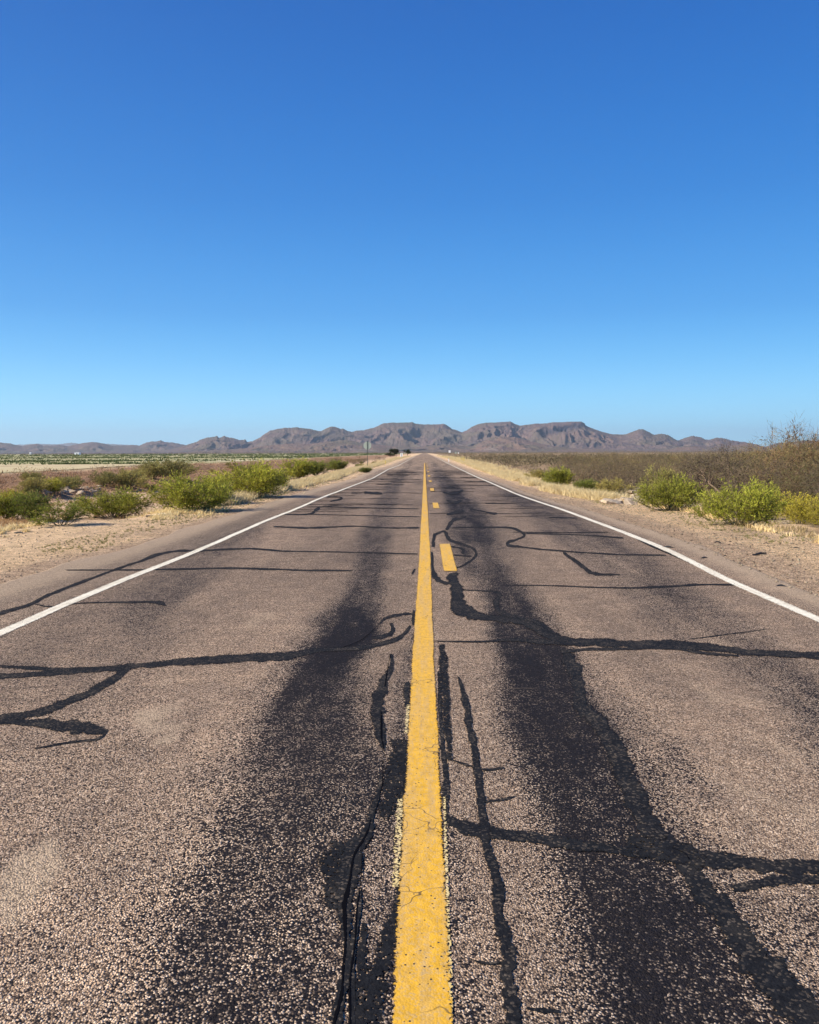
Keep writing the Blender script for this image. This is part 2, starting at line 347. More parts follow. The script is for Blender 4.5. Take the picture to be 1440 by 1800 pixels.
def ground_color(X, Y):
    X = np.asarray(X, float); Y = np.asarray(Y, float)
    C = np.zeros(X.shape+(3,)); s = np.abs(X)
    gravel = np.array([.56,.41,.295]); dirt = np.array([.80,.585,.38]); sand = np.array([.70,.50,.34]); bank = np.array([.42,.26,.165]); scrub = np.array([.36,.26,.17]); straw = np.array([.48,.38,.22])
    C[:] = gravel
    C = lerp(C, dirt, sstep(-.25, .35, s-np.where(X < 0, 5.3, 4.9)+.7*fbm(X*.7, Y*.3, 4, 21)))
    C = lerp(C, gravel, .7*sstep(.1, .5, fbm(X*.9, Y*.25, 4, 22))*(s < 7))
    C = lerp(C, straw, .6*sstep(.12, .4, fbm(X*.8, Y*.4, 4, 23))*sstep(5.2, 6.2, s)*(1-sstep(8, 10, s)))
    L = X < 0
    C = np.where(L[..., None], lerp(C, sand, sstep(-.5, .5, s-E_L(Y)-1.5)), lerp(C, scrub, sstep(-.5, .5, s-E_R(Y)-4+1.5*fbm(X*.4, Y*.4, 3, 25))))
    C = np.where(L[..., None], lerp(C, bank, sstep(16.5, 19, s+fbm(X*.4, Y*.4, 3, 26))*(1-sstep(24.5, 27, s))), C)
    C = np.where(L[..., None], lerp(C, np.array([.46,.36,.235]), sstep(25, 27, s)), C)
    rub = sstep(-.3, .6, (1-np.abs(X-9)/2.8)+.5*fbm(X, Y*.5, 3, 28)-.2)*(np.abs(Y-31) < 8)
    C = lerp(C, np.array([.62,.52,.40]), .8*rub*(X > 6.2))
    vf = sstep(900, 2500, Y)
    C = lerp(C, np.array([.16,.13,.085]), vf)
    return C
terrain = link_mesh('ground', np.stack([XX, YY, ZZ], -1), gridfaces(len(ys), len(xs)), M['ground'], colors=ground_color(XX, YY).reshape(-1, 3), smooth=True,
                    attrs={'grit': (1-.75*sstep(5.5, 8, np.abs(XX))).ravel()})
tag(terrain, kind='structure')

# crop field sheet beyond the bank, left
fx = -np.concatenate([np.linspace(28.5, 80, 12), 80*(3500/80)**np.linspace(0, 1, 22)[1:]]); fy = np.concatenate([np.linspace(30, 400, 40, endpoint=False), 400*(2600/400)**np.linspace(0, 1, 25)])
FX, FY = np.meshgrid(fx, fy)
fld = link_mesh('field', np.stack([FX, FY, zterr(FX, FY)+.05], -1), gridfaces(len(fy), len(fx))[:, ::-1], M['field'], smooth=True); tag(fld, kind='structure')

# ================================================================ ROAD
def in_poly_line(px, py, pts):      # distance to a polyline with varying half width -> 1 inside .. 0 outside (soft)
    best = np.zeros(px.shape)
    for (x0, y0, w0, s0), (x1, y1, w1, s1) in zip(pts[:-1], pts[1:]):
        dx, dy = x1-x0, y1-y0; t = np.clip(((px-x0)*dx+(py-y0)*dy)/(dx*dx+dy*dy+1e-9), 0, 1)
        d = np.hypot(px-x0-t*dx, py-y0-t*dy); w = w0+(w1-w0)*t; s = s0+(s1-s0)*t
        best = np.maximum(best, s*(1-sstep(.25, 1.0, d/w)))
    return best
rx = np.concatenate([np.linspace(-5.05, 4.3, 235)])
ry = [-3.0, -1, .5, 1.5]; y = 1.6
while y < 2600: ry.append(y); y *= 1.0075 if y < 140 else 1.04
ry = np.array(ry); RX, RY = np.meshgrid(rx, ry)
edgeL = -5.0+.18*fbm(ry*.6, ry*0, 4, 31); edgeR = 4.25+.16*fbm(ry*.7, ry*0, 4, 32)
u = (RX+5.05)/9.35; wl = sstep(-4.0, -5.05, RX); wr = sstep(3.9, 4.3, RX)
RX = RX+wl*(edgeL+5.05)[:, None]+wr*(edgeR-4.3)[:, None]
crown = 0*RX
RZ = zroad(RX, RY)+crown+.006*fbm(RX*1.1, RY*.6, 3, 33)*(RY < 150)
RZ[:, 0] -= .03; RZ[:, -1] -= .03
P = np.stack([RX, RY, RZ], -1).reshape(-1, 3)
sx, sy, dep = project(P); ok = dep > .5; sx = np.where(ok, sx, 720); sy = np.where(ok, sy, 3000)
wx = sx+14*fbm(P[:, 0]*2.2, P[:, 1]*1.2, 4, 41)*np.clip((sy-795)/300, 0, 3); wy = sy+10*fbm(P[:, 0]*2.2, P[:, 1]*1.2, 4, 42)*np.clip((sy-795)/300, 0, 3)
def SM(*lines): 
    b = np.zeros(len(P))
    for l in lines: b = np.maximum(b, in_poly_line(wx, wy, l))
    return b
bleed = SM(
  [(722,812,5,.3),(705,835,14,.45),(690,860,20,.5),(672,900,30,.42),(660,945,46,.62),(652,1000,46,.74),(638,1050,58,.66),(622,1100,76,.98),(562,1180,105,.9),(560,1260,160,.82),(545,1350,205,.80),(510,1450,240,.78),(480,1570,260,.78),(440,1680,270,.8),(400,1830,290,.8)],
  [(480,870,20,.25),(430,930,50,.35),(330,1000,60,.35),(250,1080,70,.3)],
  [(650,1330,70,.62),(600,1500,80,.66),(560,1650,90,.55),(540,1800,90,.5)],
  [(560,1190,70,.85),(530,1210,50,.85)],
  [(762,815,6,.3),(775,840,20,.5),(795,865,26,.85),(815,900,46,.8),(835,945,64,.8),(850,990,60,.7),(885,1045,60,.9),(915,1100,82,1.0),(945,1160,100,1.05),(965,1240,135,.95),(1010,1320,165,.92),(1060,1420,195,.92),(1110,1540,225,.9),(1180,1680,265,.88),(1240,1830,300,.88)],
  [(860,838,14,.3),(905,868,26,.5),(960,905,40,.5),(1030,955,56,.45),(1110,1015,66,.5),(1200,1075,70,.6),(1310,1145,80,.55),(1420,1240,80,.55),(1500,1340,90,.5)],
  [(1180,1330,60,.5),(1250,1400,40,.3)], [(1440,1650,140,.35),(1440,1830,150,.35)],
  [(735,1120,22,.45),(712,1200,26,.45),(704,1300,30,.5),(695,1400,34,.55),(690,1560,40,.5),(680,1700,60,.6),(670,1820,70,.6)])
bleed *= np.clip(1.0+.55*fbm(P[:, 0]*2.6, P[:, 1]*.42, 5, 44, .6)+.35*fbm(P[:, 0]*8, P[:, 1]*.8, 4, 45, .6), .35, 1.3)
bleed *= 1-.75*in_poly_line(wx, wy, [(800,1110,34,1),(822,1250,58,1),(850,1380,70,1),(880,1560,86,1),(905,1820,100,1)])
bleed += .45*in_poly_line(wx, wy, [(795,1400,20,1),(810,1540,30,1),(830,1700,40,1),(850,1820,40,1)])*(fbm(P[:, 0]*9, P[:, 1]*5, 3, 47) > .0)
base_b = .14+.18*fbm(P[:, 0]*.8, P[:, 1]*.16, 4, 43)
base_b += .14*in_poly_line(sx, sy, [(100,1100,300,1),(100,1250,260,1)])-.25*in_poly_line(sx, sy, [(1300,1180,180,1),(1380,1420,210,1)])-.2*in_poly_line(sx, sy, [(1050,1060,90,1),(950,1000,50,1)])
bleed = np.maximum(bleed, 0)+base_b*(1-np.clip(bleed, 0, 1)*.6)
dustm = SM([(300,1240,80,.75),(260,1265,50,.75)], [(300,1300,24,.7),(270,1310,20,.6)], [(150,1392,26,.8),(130,1396,20,.7)], [(80,1500,70,.8),(0,1580,70,.7)], [(200,1500,30,.6),(230,1505,20,.5)], [(470,1078,24,.5),(440,1095,24,.5)], [(430,1125,22,.5),(425,1128,22,.5)], [(505,1060,20,.45),(520,1050,20,.45)],
          [(280,1350,26,.55),(275,1370,26,.55)], [(590,818,30,.2),(610,820,10,.9),(700,821,8,1.0),(715,820,8,.6)], [(1340,1235,60,.45),(1330,1250,60,.4)])
dustm = np.maximum(dustm, .42*in_poly_line(sx, sy, [(1290,1180,170,1),(1380,1420,200,1)]))
dustm *= np.clip(.75+1.5*fbm(P[:, 0]*5, P[:, 1]*3.2, 4, 49), 0, 1.15)
for l_ in ([(880,1210),(960,1213),(1010,1210)], [(900,1265),(990,1268),(1030,1262)], [(905,1335),(985,1338),(1060,1330),(1075,1328)], [(890,1300),(960,1304)], [(930,1395),(1050,1392)]):
    dustm = np.maximum(dustm, .5*(fbm(P[:, 0]*7, P[:, 1]*3, 3, 48) > -.1)*in_poly_line(wx, wy, [(a, b, 3, .85) for a, b in l_]))
far_g = sstep(60, 200, P[:, 1])
dustm = np.maximum(dustm, .75*np.maximum(sstep(-4.1, -5.0, P[:, 0]), sstep(3.75, 4.25, P[:, 0]))+.45*sstep(3.6, 3.8, np.abs(P[:, 0])))
dustm = np.maximum(dustm, .25*sstep(140, 400, P[:, 1]))
road = link_mesh('road', P, gridfaces(len(ry), len(rx)), M['asphalt'], smooth=True, attrs={'bleed': bleed, 'dust': dustm}); tag(road, kind='structure')

def ribbon(center, hw, lift):   # ground ribbon with a thin-edge attribute; center (n,2), hw (n,)
    c = np.asarray(center, float); hw = np.asarray(hw, float)
    d = np.gradient(c, axis=0); d /= np.linalg.norm(d, axis=1)[:, None]+1e-9; nrm = np.stack([d[:, 1], -d[:, 0]], 1)
    ks = np.array([-1.15, -.72, 0, .72, 1.15]); V = []
    for k in ks: p = c+nrm*(hw*k)[:, None]; V.append(np.column_stack([p, zroad(p[:, 0], p[:, 1])+lift+.0005*np.clip(p[:, 1]-15, 0, 400)+.006*fbm(p[:, 0]*1.1, p[:, 1]*.6, 3, 33)*(p[:, 1] < 150)]))
    V = np.stack(V, 1); e = np.tile(np.array([0, .62, 1, .62, 0]), (len(c), 1)); return V, e
def merge_ribbons(name, rib, mat, parent):
    Vs, Fs, Es, o = [], [], [], 0
    for V, e in rib:
        n, k = V.shape[:2]; Vs.append(V.reshape(-1, 3)); Es.append(e.ravel()); Fs.append(gridfaces(n, k)+o); o += n*k
    return link_mesh(name, np.concatenate(Vs), np.concatenate(Fs)[:, ::-1], mat, parent, smooth=True, attrs={'edge': np.concatenate(Es)})
def line_pts(x, y0, y1, hw, jit=.006, seed=0):
    n = max(20, int(160*math.log(y1/y0))); y = y0*(y1/y0)**np.linspace(0, 1, n)
    xx = (x(y) if callable(x) else x+0*y)+.5*jit*fbm(y*1.5, y*0, 3, seed+1); return np.column_stack([xx, y]), hw*(1+jit*6*fbm(y*6, y*0, 3, seed))
yl = lambda y: np.interp(y, [1, 3, 6, 12, 25, 60, 130], [-.006, -.012, -.015, .0, .0, .0, .0])
merge_ribbons('centre_line', [ribbon(*line_pts(yl, 1.5, 135, .080, .008, 50), .005)], M['yellow'], road)
dash = []
k0 = G(795, 1005)[1]
for i in range(11):
    a = k0+12.19*i; c, hw = line_pts(.325, a, a+2.95, .085, .008, 60+i); dash.append(ribbon(c, hw, .009))
for i, r in enumerate(dash): merge_ribbons('centre_dash', [r], M['yellow'], road)
old = []
for pts in ([(719,1240,3),(717,1265,4),(714,1290,3)], [(703,1405,4),(702,1450,6),(700,1500,7),(697,1560,7)], [(781,1400,2),(784,1500,3),(786,1600,4),(789,1700,5),(791,1830,6)]):
    g = [G(a, b) for a, b, _ in pts]; t = np.linspace(0, len(pts)-1, 60); q = np.arange(len(pts))
    xx = np.interp(t, q, [p[0] for p in g]); yy = np.interp(t, q, [p[1] for p in g]); w = np.interp(t, q, [G(a+w, b)[0]-G(a-w, b)[0] for a, b, w in pts])/2
    old.append(ribbon(np.column_stack([xx, yy]), w*1.3, .0045))
merge_ribbons('worn_old_line', old, M['old_yellow'], road)
for s, w in ((-1, .068), (1, .070)):
    merge_ribbons('edge_line', [ribbon(*line_pts(s*LW, 3, 330, w, .012, 70+s), .005)], M['white'], road)

# crack sealant traced on the road surface (pixel centre + pixel thickness -> ground shape)
SEALS = [
 [(-420,1150,4),(-200,1158,5),(-30,1169,5),(90,1176,7),(200,1175,8),(245,1170,7)],
 [(-460,1196,6),(-220,1190,9),(-30,1189,10),(80,1184,10),(160,1178,10),(245,1170,11),(330,1163,14),(430,1157,14),(500,1153,13),(560,1143,8),(640,1138,8),(700,1122,7),(722,1100,5)],
 [(228,1172,10),(200,1193,13),(160,1217,13),(110,1237,13),(60,1255,13),(0,1262,13),(-30,1263,13),(-220,1250,12),(-400,1264,5)],
 [(-20,1268,8),(60,1272,12),(110,1276,20),(150,1280,22),(180,1284,10),(188,1285,3)], [(190,1283,3),(172,1299,4),(120,1306,4),(60,1317,3)],
 [(-20,1086,8),(0,1079,6),(52,1063,6),(87,1046,5),(146,1023,5),(194,1004,4),(243,988,4),(274,976,5),(312,969,4),(358,968,3),(441,965,3),(500,969,3),(560,970,2),(640,972,2),(735,974,2)],
 [(115,1002,2),(180,1002,2),(243,1002,3),(312,1001,3),(400,999,3),(500,1002,3),(560,1003,3),(620,1004,2)],
 [(62,1063,2),(90,1067,2),(139,1061,2),(208,1059,3),(260,1058,4),(284,1060,7),(291,1064,4)],
 [(765,1127,2),(850,1128,3),(900,1125,5),(950,1128,9),(1000,1128,13),(1050,1129,14),(1110,1132,14),(1185,1133,14),(1240,1138,13),(1300,1145,11),(1340,1149,11),(1440,1154,13),(1480,1156,13),(1600,1152,12),(1735,1158,7)],
 [(985,1146,7),(1020,1143,6),(1060,1141,5),(1110,1141,4),(1180,1140,4),(1240,1149,5),(1300,1154,4)],
 [(793,1008,18),(800,1030,22),(803,1050,24),(808,1068,26),(825,1078,20),(855,1085,12),(900,1090,10),(930,1098,12),(960,1115,14),(990,1125,14),(1020,1130,10)],
 [(812,1037,2),(845,1039,3),(872,1041,4),(877,1047,9),(872,1060,10),(879,1075,9),(907,1086,8),(942,1094,8),(966,1108,10),(985,1122,12)],
 [(1211,1124,2),(1275,1116,2),(1350,1106,1.5)],
 [(990,1145,8),(1000,1160,24),(1010,1180,25),(1018,1205,22),(1020,1235,26),(1035,1255,22),(1061,1283,28),(1078,1315,32),(1096,1352,36),(1113,1397,38),(1134,1439,38),(1162,1474,36),(1204,1503,32),(1290,1516,26),(1350,1523,24),(1440,1526,26),(1480,1526,26),(1750,1512,24),(2050,1530,20),(2300,1526,8)],
 [(1190,1500,26),(1235,1564,36),(1270,1602,40),(1290,1640,46),(1322,1682,56),(1374,1737,60),(1433,1793,60),(1500,1860,60)],
 [(782,1438,18),(827,1457,24),(862,1462,26),(930,1470,20),(980,1480,20),(1027,1487,18),(1079,1494,16),(1134,1502,16),(1204,1508,16)],
 [(1287,1564,12),(1339,1553,17),(1381,1547,18),(1440,1547,16),(1480,1546,16),(1700,1552,14),(1850,1540,6)],
 [(806,1190,3),(817,1230,12),(824,1268,13),(831,1306,13),(838,1344,13),(843,1386,13),(848,1428,15),(853,1462,16),(857,1497,17),(865,1519,18),(876,1571,20),(874,1606,17),(886,1644,24),(893,1686,26),(890,1714,20),(897,1745,26),(904,1797,32),(908,1850,34)],
 [(688,1150,5),(688,1171,8),(674,1202,18),(664,1237,24),(664,1265,24),(669,1296,18),(674,1317,8)],
 [(671,1358,5),(667,1386,7),(654,1428,11),(650,1455,13),(640,1470,20),(625,1492,32),(612,1522,40),(608,1560,36),(606,1600,24),(608,1640,16),(613,1676,16),(607,1710,16),(598,1752,18),(592,1800,22),(590,1850,22)],
 [(632,1565,7),(629,1606,9),(622,1658,9),(619,1728,9),(619,1797,11),(618,1850,11)],
 [(718,1200,9),(714,1228,12),(722,1256,5)], [(712,1300,6),(708,1330,7),(706,1400,7),(708,1450,7),(706,1500,7),(700,1560,7),(697,1600,12)],
 [(771,1180,5),(774,1250,7),(777,1300,8),(782,1350,11),(784,1400,11),(785,1440,9)],
 [(727,1079,4),(706,1080,5),(678,1087,5),(667,1097,4)], [(688,1095,6),(690,1110,8),(678,1118,8),(655,1122,5)], [(728,1072,6),(728,1100,7)],
 [(765,940,4),(780,934,4),(784,938,6),(792,950,6),(813,957,5),(831,964,4),(837,973,5),(832,983,4),(813,995,3),(800,999,2)],
 [(765,938,5),(762,950,6),(762,962,6)], [(789,961,2),(806,963,3),(815,967,5),(812,974,6)], [(795,976,2),(830,979,3)],
 [(759,970,5),(760,1000,6),(766,1015,9),(778,1024,6),(792,1026,4)], [(784,932,4),(790,924,7),(796,915,6),(813,911,3),(820,907,2)],
 [(792,928,2),(862,927,2.5),(897,928,3),(914,934,4),(922,942,4),(910,948,4),(893,954,5),(897,959,5),(928,963,3),(986,969,3),(1069,974,3),(1172,977,3)],
 [(990,971,4),(1005,982,6),(1024,996,7),(1039,1007,6),(1057,1010,5),(1091,1011,2)],
 [(900,1029,1.5),(986,1030,2),(1087,1034,3),(1181,1031,4),(1230,1028,4),(1294,1028,3)],
 [(900,936,1.5),(1072,936,2)], [(922,938,2),(1012,940,2),(1097,946,3)], [(964,910,2),(1016,911,2)], [(827,895,2),(848,899,2),(866,903,4),(874,903,3)],
 [(480,926,2),(549,928,3),(619,925,2),(674,928,2),(738,928,3)], [(487,905,1.5),(542,904,3),(555,897,4),(562,893,4)], [(542,891,1.5),(737,895,1.5)],
 [(574,874,2),(595,874,2),(600,877,2.5),(580,882,3)], [(542,904,1.5),(740,909,1.5)], [(640,866,5),(672,868,4)], [(420,965,3),(360,968,2)],
 [(730,1000,3),(724,1010,3)], [(775,1330,2),(850,1352,4),(885,1349,3)], [(852,1410,3),(890,1404,4),(905,1400,2)], [(785,880,3),(800,884,5),(812,880,3)], [(778,866,2),(796,868,4),(815,862,3)],
 [(785,905,3),(800,902,5),(815,898,3)], [(1075,925,2),(1150,962,3),(1215,990,3),(1300,1028,2)],
 [(835,1690,3),(860,1694,5),(880,1692,4)], [(925,1772,4),(955,1776,8),(985,1778,5)],
]
def catm(p, n=10):
    p = np.asarray(p, float); p = np.vstack([2*p[0]-p[1], p, 2*p[-1]-p[-2]]); out = []
    for i in range(1, len(p)-2):
        for t in np.linspace(0, 1, n, endpoint=False):
            a, b, c, d = p[i-1:i+3]; out.append(.5*((2*b)+(-a+c)*t+(2*a-5*b+4*c-d)*t*t+(-a+3*b-3*c+d)*t**3))
    out.append(p[-2]); return np.array(out)
def G2(px, py):             # vectorised pixel -> road surface
    d = (np.stack([(px-720)/F_PX, (900-py)/F_PX, -np.ones_like(px)], -1)) @ Mw.T; z = np.zeros_like(px)
    for _ in range(12):
        t = (z-HC)/d[..., 2]; z = .5*z+.5*zroad(t*d[..., 0], t*d[..., 1])
    t = (z-HC)/d[..., 2]; return t*d[..., 0], t*d[..., 1]
WEAK = [[(705,1300,30),(698,1350,44),(690,1400,34),(672,1440,20)], [(692,1600,16),(684,1650,34),(668,1700,44),(658,1760,50),(650,1850,60)], [(640,1620,10),(636,1700,20),(628,1850,30)],
 [(604,1480,50),(590,1540,60),(588,1600,30)], [(776,1130,14),(782,1200,18),(786,1260,16),(790,1340,12)], [(1100,1480,40),(1180,1500,40),(1240,1520,30)]]
def seal(pts, k):
    c = catm(pts, 12); w = np.maximum(c[:, 2], .8)/2*(1+.42*fbm(np.arange(len(c))*.35, np.arange(len(c))*0+k, 3, 80))
    d = np.gradient(c[:, :2], axis=0); d /= np.linalg.norm(d, axis=1)[:, None]+1e-9; nr = np.stack([-d[:, 1], d[:, 0]], 1); V = []; c[:, :2] += nr*(c[:, 2]*.16*fbm(np.arange(len(c))*.22, np.arange(len(c))*0+k, 3, 83))[:, None]
    for q in (-1.25, -.7, 0, .7, 1.25):
        p = c[:, :2]+nr*(w*q)[:, None]; X, Y = G2(p[:, 0], np.maximum(p[:, 1], 803))
        V.append(np.column_stack([X, Y, zroad(X, Y)+.0022+.0005*np.clip(Y-15, 0, 400)+.00018*(k % 11)+.006*fbm(X*1.1, Y*.6, 3, 33)*(Y < 150)]))
    V = np.stack(V, 1); e = np.tile(np.array([0, .75, 1, .75, 0]), (len(c), 1)); e[0] *= .3; e[-1] *= .3; return V, e
seals = [seal(s, k) for k, s in enumerate(SEALS)]
for k, s_ in enumerate(WEAK): V_, e_ = seal(s_, k+3); seals.append((V_, e_*.62))
for k in range(85):         # thin transverse cracks further away
    Y0 = 19*(80/19)**rng.random(); side = rng.choice([-1, 1]); xa = rng.uniform(0, 3.2); xb = min(3.6, xa+rng.uniform(.8, 3.2)); n = 30
    xx = side*np.linspace(xa, xb, n); yy = Y0+.35*fbm(xx*.9, xx*0+k, 3, 90)
    seals.append(ribbon(np.column_stack([xx, yy]), min(.30, .00011*Y0**2*rng.uniform(.5, 1.3)+.01)*(1+.7*fbm(xx*3, xx*0+k, 2, 91)), .0024+.0002*(k % 8)))
merge_ribbons('crack_seal', seals, M['tar'], road)
FISS = [[(652,1440,2),(648,1462,5),(636,1484,8),(625,1505,7),(616,1535,8),(610,1565,12),(604,1590,16),(606,1625,12),(609,1660,9),(604,1700,8),(601,1750,10),(592,1800,12),(588,1860,12)],
 [(640,1500,2),(634,1545,4),(628,1600,5),(621,1660,5),(617,1720,7),(617,1790,8),(616,1860,8)], [(668,1250,2),(669,1275,7),(672,1300,5),(676,1325,2)], [(688,1150,2),(684,1180,3),(678,1210,3)], [(676,1330,2),(672,1370,3),(667,1400,3),(657,1430,3)],
 [(665,1100,1.2),(640,1125,1.2),(600,1140,1.5)], [(1183,1492,2),(1200,1502,3),(1213,1514,2)], [(770,1462,1.2),(780,1466,2),(850,1348,1.2)][:2]]
fs = []
for k, s_ in enumerate(FISS): V_, e_ = seal([(a+q_, b, c*.45) for (a, b, c), q_ in zip(s_, 5*fbm(np.arange(len(s_))*.9, np.arange(len(s_))*0+k, 2, 66))], k); V_[..., 2] += .003; fs.append((V_, e_))
merge_ribbons('open_crack', fs, M['void'], road)
g_ = G(735, 1655); sp_ = MB(); r_s = np.random.default_rng(77)  # small white bird dropping on the centre line
for k in range(16):
    a_ = r_s.uniform(0, 6.28); q_ = r_s.uniform(0, .012); c_ = A_ = np.array([g_[0]+q_*math.cos(a_)*1.6, g_[1]+q_*math.sin(a_), g_[2]+.009+.0002*k]); L_ = r_s.uniform(.003, .011)
    sp_.add([c_+np.array([L_*math.cos(t)*(1.2 if i % 2 else .5), L_*math.sin(t)*(1.2 if i % 2 else .5), 0]) for i, t in enumerate(np.arange(10)*.628)], [tuple(range(10))])
sp_.build('bird_dropping', M['white'], road)
for k_, (sgn, ya, yb, wd, mt) in enumerate(((-1, 20.5, 60, .40, 'lip'),)):
    yy_ = np.linspace(ya, yb, 160); ef = (E_L(yy_)+.35*vn(yy_*.35, yy_*0, 3)) if sgn < 0 else (E_R(yy_)+.3*vn(yy_*.45, yy_*0, 4)); ed = ef+.1*fbm(yy_*1.3, yy_*0, 3, 5); V_ = []
    for o_, dz in ((-wd, -.02), (-wd+.03, .022), (-.01, .02), (.02, -.16)): xx_ = sgn*(ed+o_+(.05*fbm(yy_*3, yy_*0+o_, 2, 6))); V_.append(np.column_stack([xx_, yy_, zroad(xx_, yy_)-.01+dz]))
    o_ = link_mesh('kerb_lip', np.stack(V_, 1), gridfaces(160, 4)[:, ::-1], M[mt], smooth=False); tag(o_, kind='structure')

# ================================================================ MOUNTAINS
SKY_MAIN = [(250,797),(300,790),(345,777),(352,773),(363,769),(375,768),(382,766),(385,770),(390,768),(394,766),(397,767),(403,769),(410,770),(420,773),(428,773),(431,772),(435,777),(443,776),(455,770),(462,765),(475,757),(488,754),(500,752),(510,752),(522,751),(535,753),(545,754),(557,757),(565,758),(573,753),(582,750),(590,750),(598,754),(603,753),(610,757),(618,759),(628,757),(640,756),(660,751),(668,747),(675,744),(690,743),(705,743),(725,742),(732,745),(745,746),(765,746),(780,745),(785,747),(795,754),(805,757),(812,760),(820,757),(830,750),(840,745.5),(855,743),(868,743),(880,742),(890,741),(897,741),(905,745),(913,748),(925,747),(940,745),(960,744),(975,742),(995,742),(1010,741),(1022,741),(1028,744),(1030,748),(1040,752),(1055,758),(1075,763),(1097,764),(1110,760),(1122,755),(1130,754),(1138,758),(1150,764),(1163,762),(1175,765),(1185,771),(1193,774),(1210,778),(1250,784),(1300,790),(1360,796)]
SKY_RIGHT = [(1150,797),(1193,774),(1205,769),(1218,766),(1230,768),(1242,773),(1250,772),(1263,769),(1275,771),(1285,774),(1300,776),(1310,777),(1325,780),(1340,785),(1348,785),(1360,780),(1375,778),(1390,777),(1405,775),(1420,774),(1440,776),(1500,770),(1600,780),(1700,790),(1800,796)]
SKY_LEFT = [(-300,790),(-200,784),(-100,780),(-50,776),(0,778),(15,779),(28,782),(40,784),(55,781),(65,780),(75,783),(90,783),(105,782),(120,784),(135,781),(150,778),(165,777),(180,779),(195,783),(215,783),(235,782),(245,783),(258,778),(265,776),(275,776),(283,774),(290,777),(305,778),(320,781),(330,783),(345,786),(380,792),(420,796)]
SKY_FAR = [(-200,786),(0,784),(60,780),(100,781),(125,778),(150,781),(190,780),(240,783),(300,786),(400,795)]
FOOT1 = [(300,797),(380,791),(430,788),(470,783),(520,779),(545,781),(580,776),(610,773),(640,779),(690,784),(730,786),(780,781),(830,784),(862,770),(880,767),(905,768),(930,775),(965,783),(1010,788),(1060,789),(1120,791),(1200,793),(1240,797)]
FOOT2 = [(1120,797),(1170,790),(1195,785),(1215,783),(1240,786),(1270,786),(1290,782),(1312,779),(1330,781),(1350,787),(1390,788),(1440,786),(1520,784),(1620,792),(1700,797)]
def mountains(name, prof, Rr, depth, mat, amp, seed, gul=300., cliff=None, n=620, m=56, pale=0.2):
    px = np.array([p[0] for p in prof], float); py = np.array([p[1] for p in prof], float)
    q = np.linspace(px[0], px[-1], n); yv = np.interp(q, px, py)+.9*fbm(q*.35, q*0, 4, seed+9, .65)*np.clip((797-np.interp(q, px, py))/15, 0, 1)
    V = np.zeros((m, n, 3)); cl = np.zeros((m, n)); pa = np.zeros((m, n))
    ksm = max(3, int(n*.03))|1; kk = np.hanning(ksm+2)[1:-1]; kk /= kk.sum(); ys_ = np.convolve(np.pad(yv, ksm//2, mode='edge'), kk, mode='valid')
    D = np.stack([ray(a, b) for a, b in zip(q, yv)]); Dsm = np.stack([ray(a, b) for a, b in zip(q, ys_)]); hd = np.hypot(D[:, 0], D[:, 1]); Hn = np.maximum(D[:, 2]/hd*Rr+HC, 2.0); ax = D[:, 0]/hd; ay = D[:, 1]/hd; Hex = Hn; Hsm = np.maximum(Dsm[:, 2]/hd*Rr+HC, 2.0)
    ts = np.concatenate([np.linspace(0, 1, m-10), 1+np.linspace(.04, .8, 10)])
    for i, t in enumerate(ts):
        dist = Rr-depth*(1-t); arc = q/F_PX*Rr; bl_ = min(t, 1)**5; Hn = Hsm*(1-bl_)+Hex*bl_
        if t <= 1:
            env = t**1.15; spur = ridged(arc/gul+1.3*fbm(arc/450, t*3.5+0*arc, 4, seed+3), t*2.2+.6*fbm(arc/500, t*2+0*arc, 2, seed+4), 5, seed)-.66
            body = fbm(arc/900, t*2.2+0*arc, 4, seed+5)
            w = math.sin(math.pi*min(t*1.02, 1))
            h = Hn*(env+amp*w*(1.15*spur+.5*body+.30*fbm(arc/120+2*fbm(arc/300, t*4+0*arc, 3, seed+12), t*6+0*arc, 4, seed+8, .6))); 
            h = np.minimum(h, Hn*(dist/Rr)*(.04+.96*t**.35)*.985+Hn*.015*t) if t < 1 else Hn
            dd = dist-depth*.10*w*spur
            pa[i] = pale*sstep(.35, .6, fbm(arc/220, t*5+0*arc, 4, seed+6))*(1-t)*(t > .12)
        else: h = Hn*(1-(t-1)**.8*1.1); dd = dist+0*q
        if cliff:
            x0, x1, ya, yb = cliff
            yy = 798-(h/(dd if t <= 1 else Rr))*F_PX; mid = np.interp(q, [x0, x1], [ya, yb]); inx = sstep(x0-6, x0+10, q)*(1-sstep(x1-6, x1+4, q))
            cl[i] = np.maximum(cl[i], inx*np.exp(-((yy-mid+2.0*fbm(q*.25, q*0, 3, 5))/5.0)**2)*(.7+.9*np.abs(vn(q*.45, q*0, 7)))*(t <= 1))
        V[i] = np.stack([ax*dd, ay*dd, np.maximum(h, -2)], -1)
    V[0, :, 2] = -2; V[-1, :, 2] = -2
    o = link_mesh(name, V, gridfaces(m, n), mat, smooth=False, attrs={'cliff': np.clip(cl, 0, 1).ravel(), 'pale': pa.ravel()}); tag(o, kind='structure'); return o
mountains('mountains', SKY_MAIN, 9000, 1500, M['mount'], .46, 100, 260, cliff=(946,1032,768,750), n=1300, m=90)
mountains('hills', FOOT1, 7300, 700, M['foot'], .50, 120, 150, n=900, m=60, pale=.35)
mountains('hills', SKY_RIGHT, 9400, 1300, M['mount'], .36, 140, 220)
mountains('hills', FOOT2, 7600, 700, M['foot'], .36, 160, 240)
mountains('hills', SKY_LEFT, 11000, 1400, M['mount'], .34, 180, 420)
mountains('hills', SKY_FAR, 26000, 3000, M['mount'], .25, 200, 900, n=200, m=30)

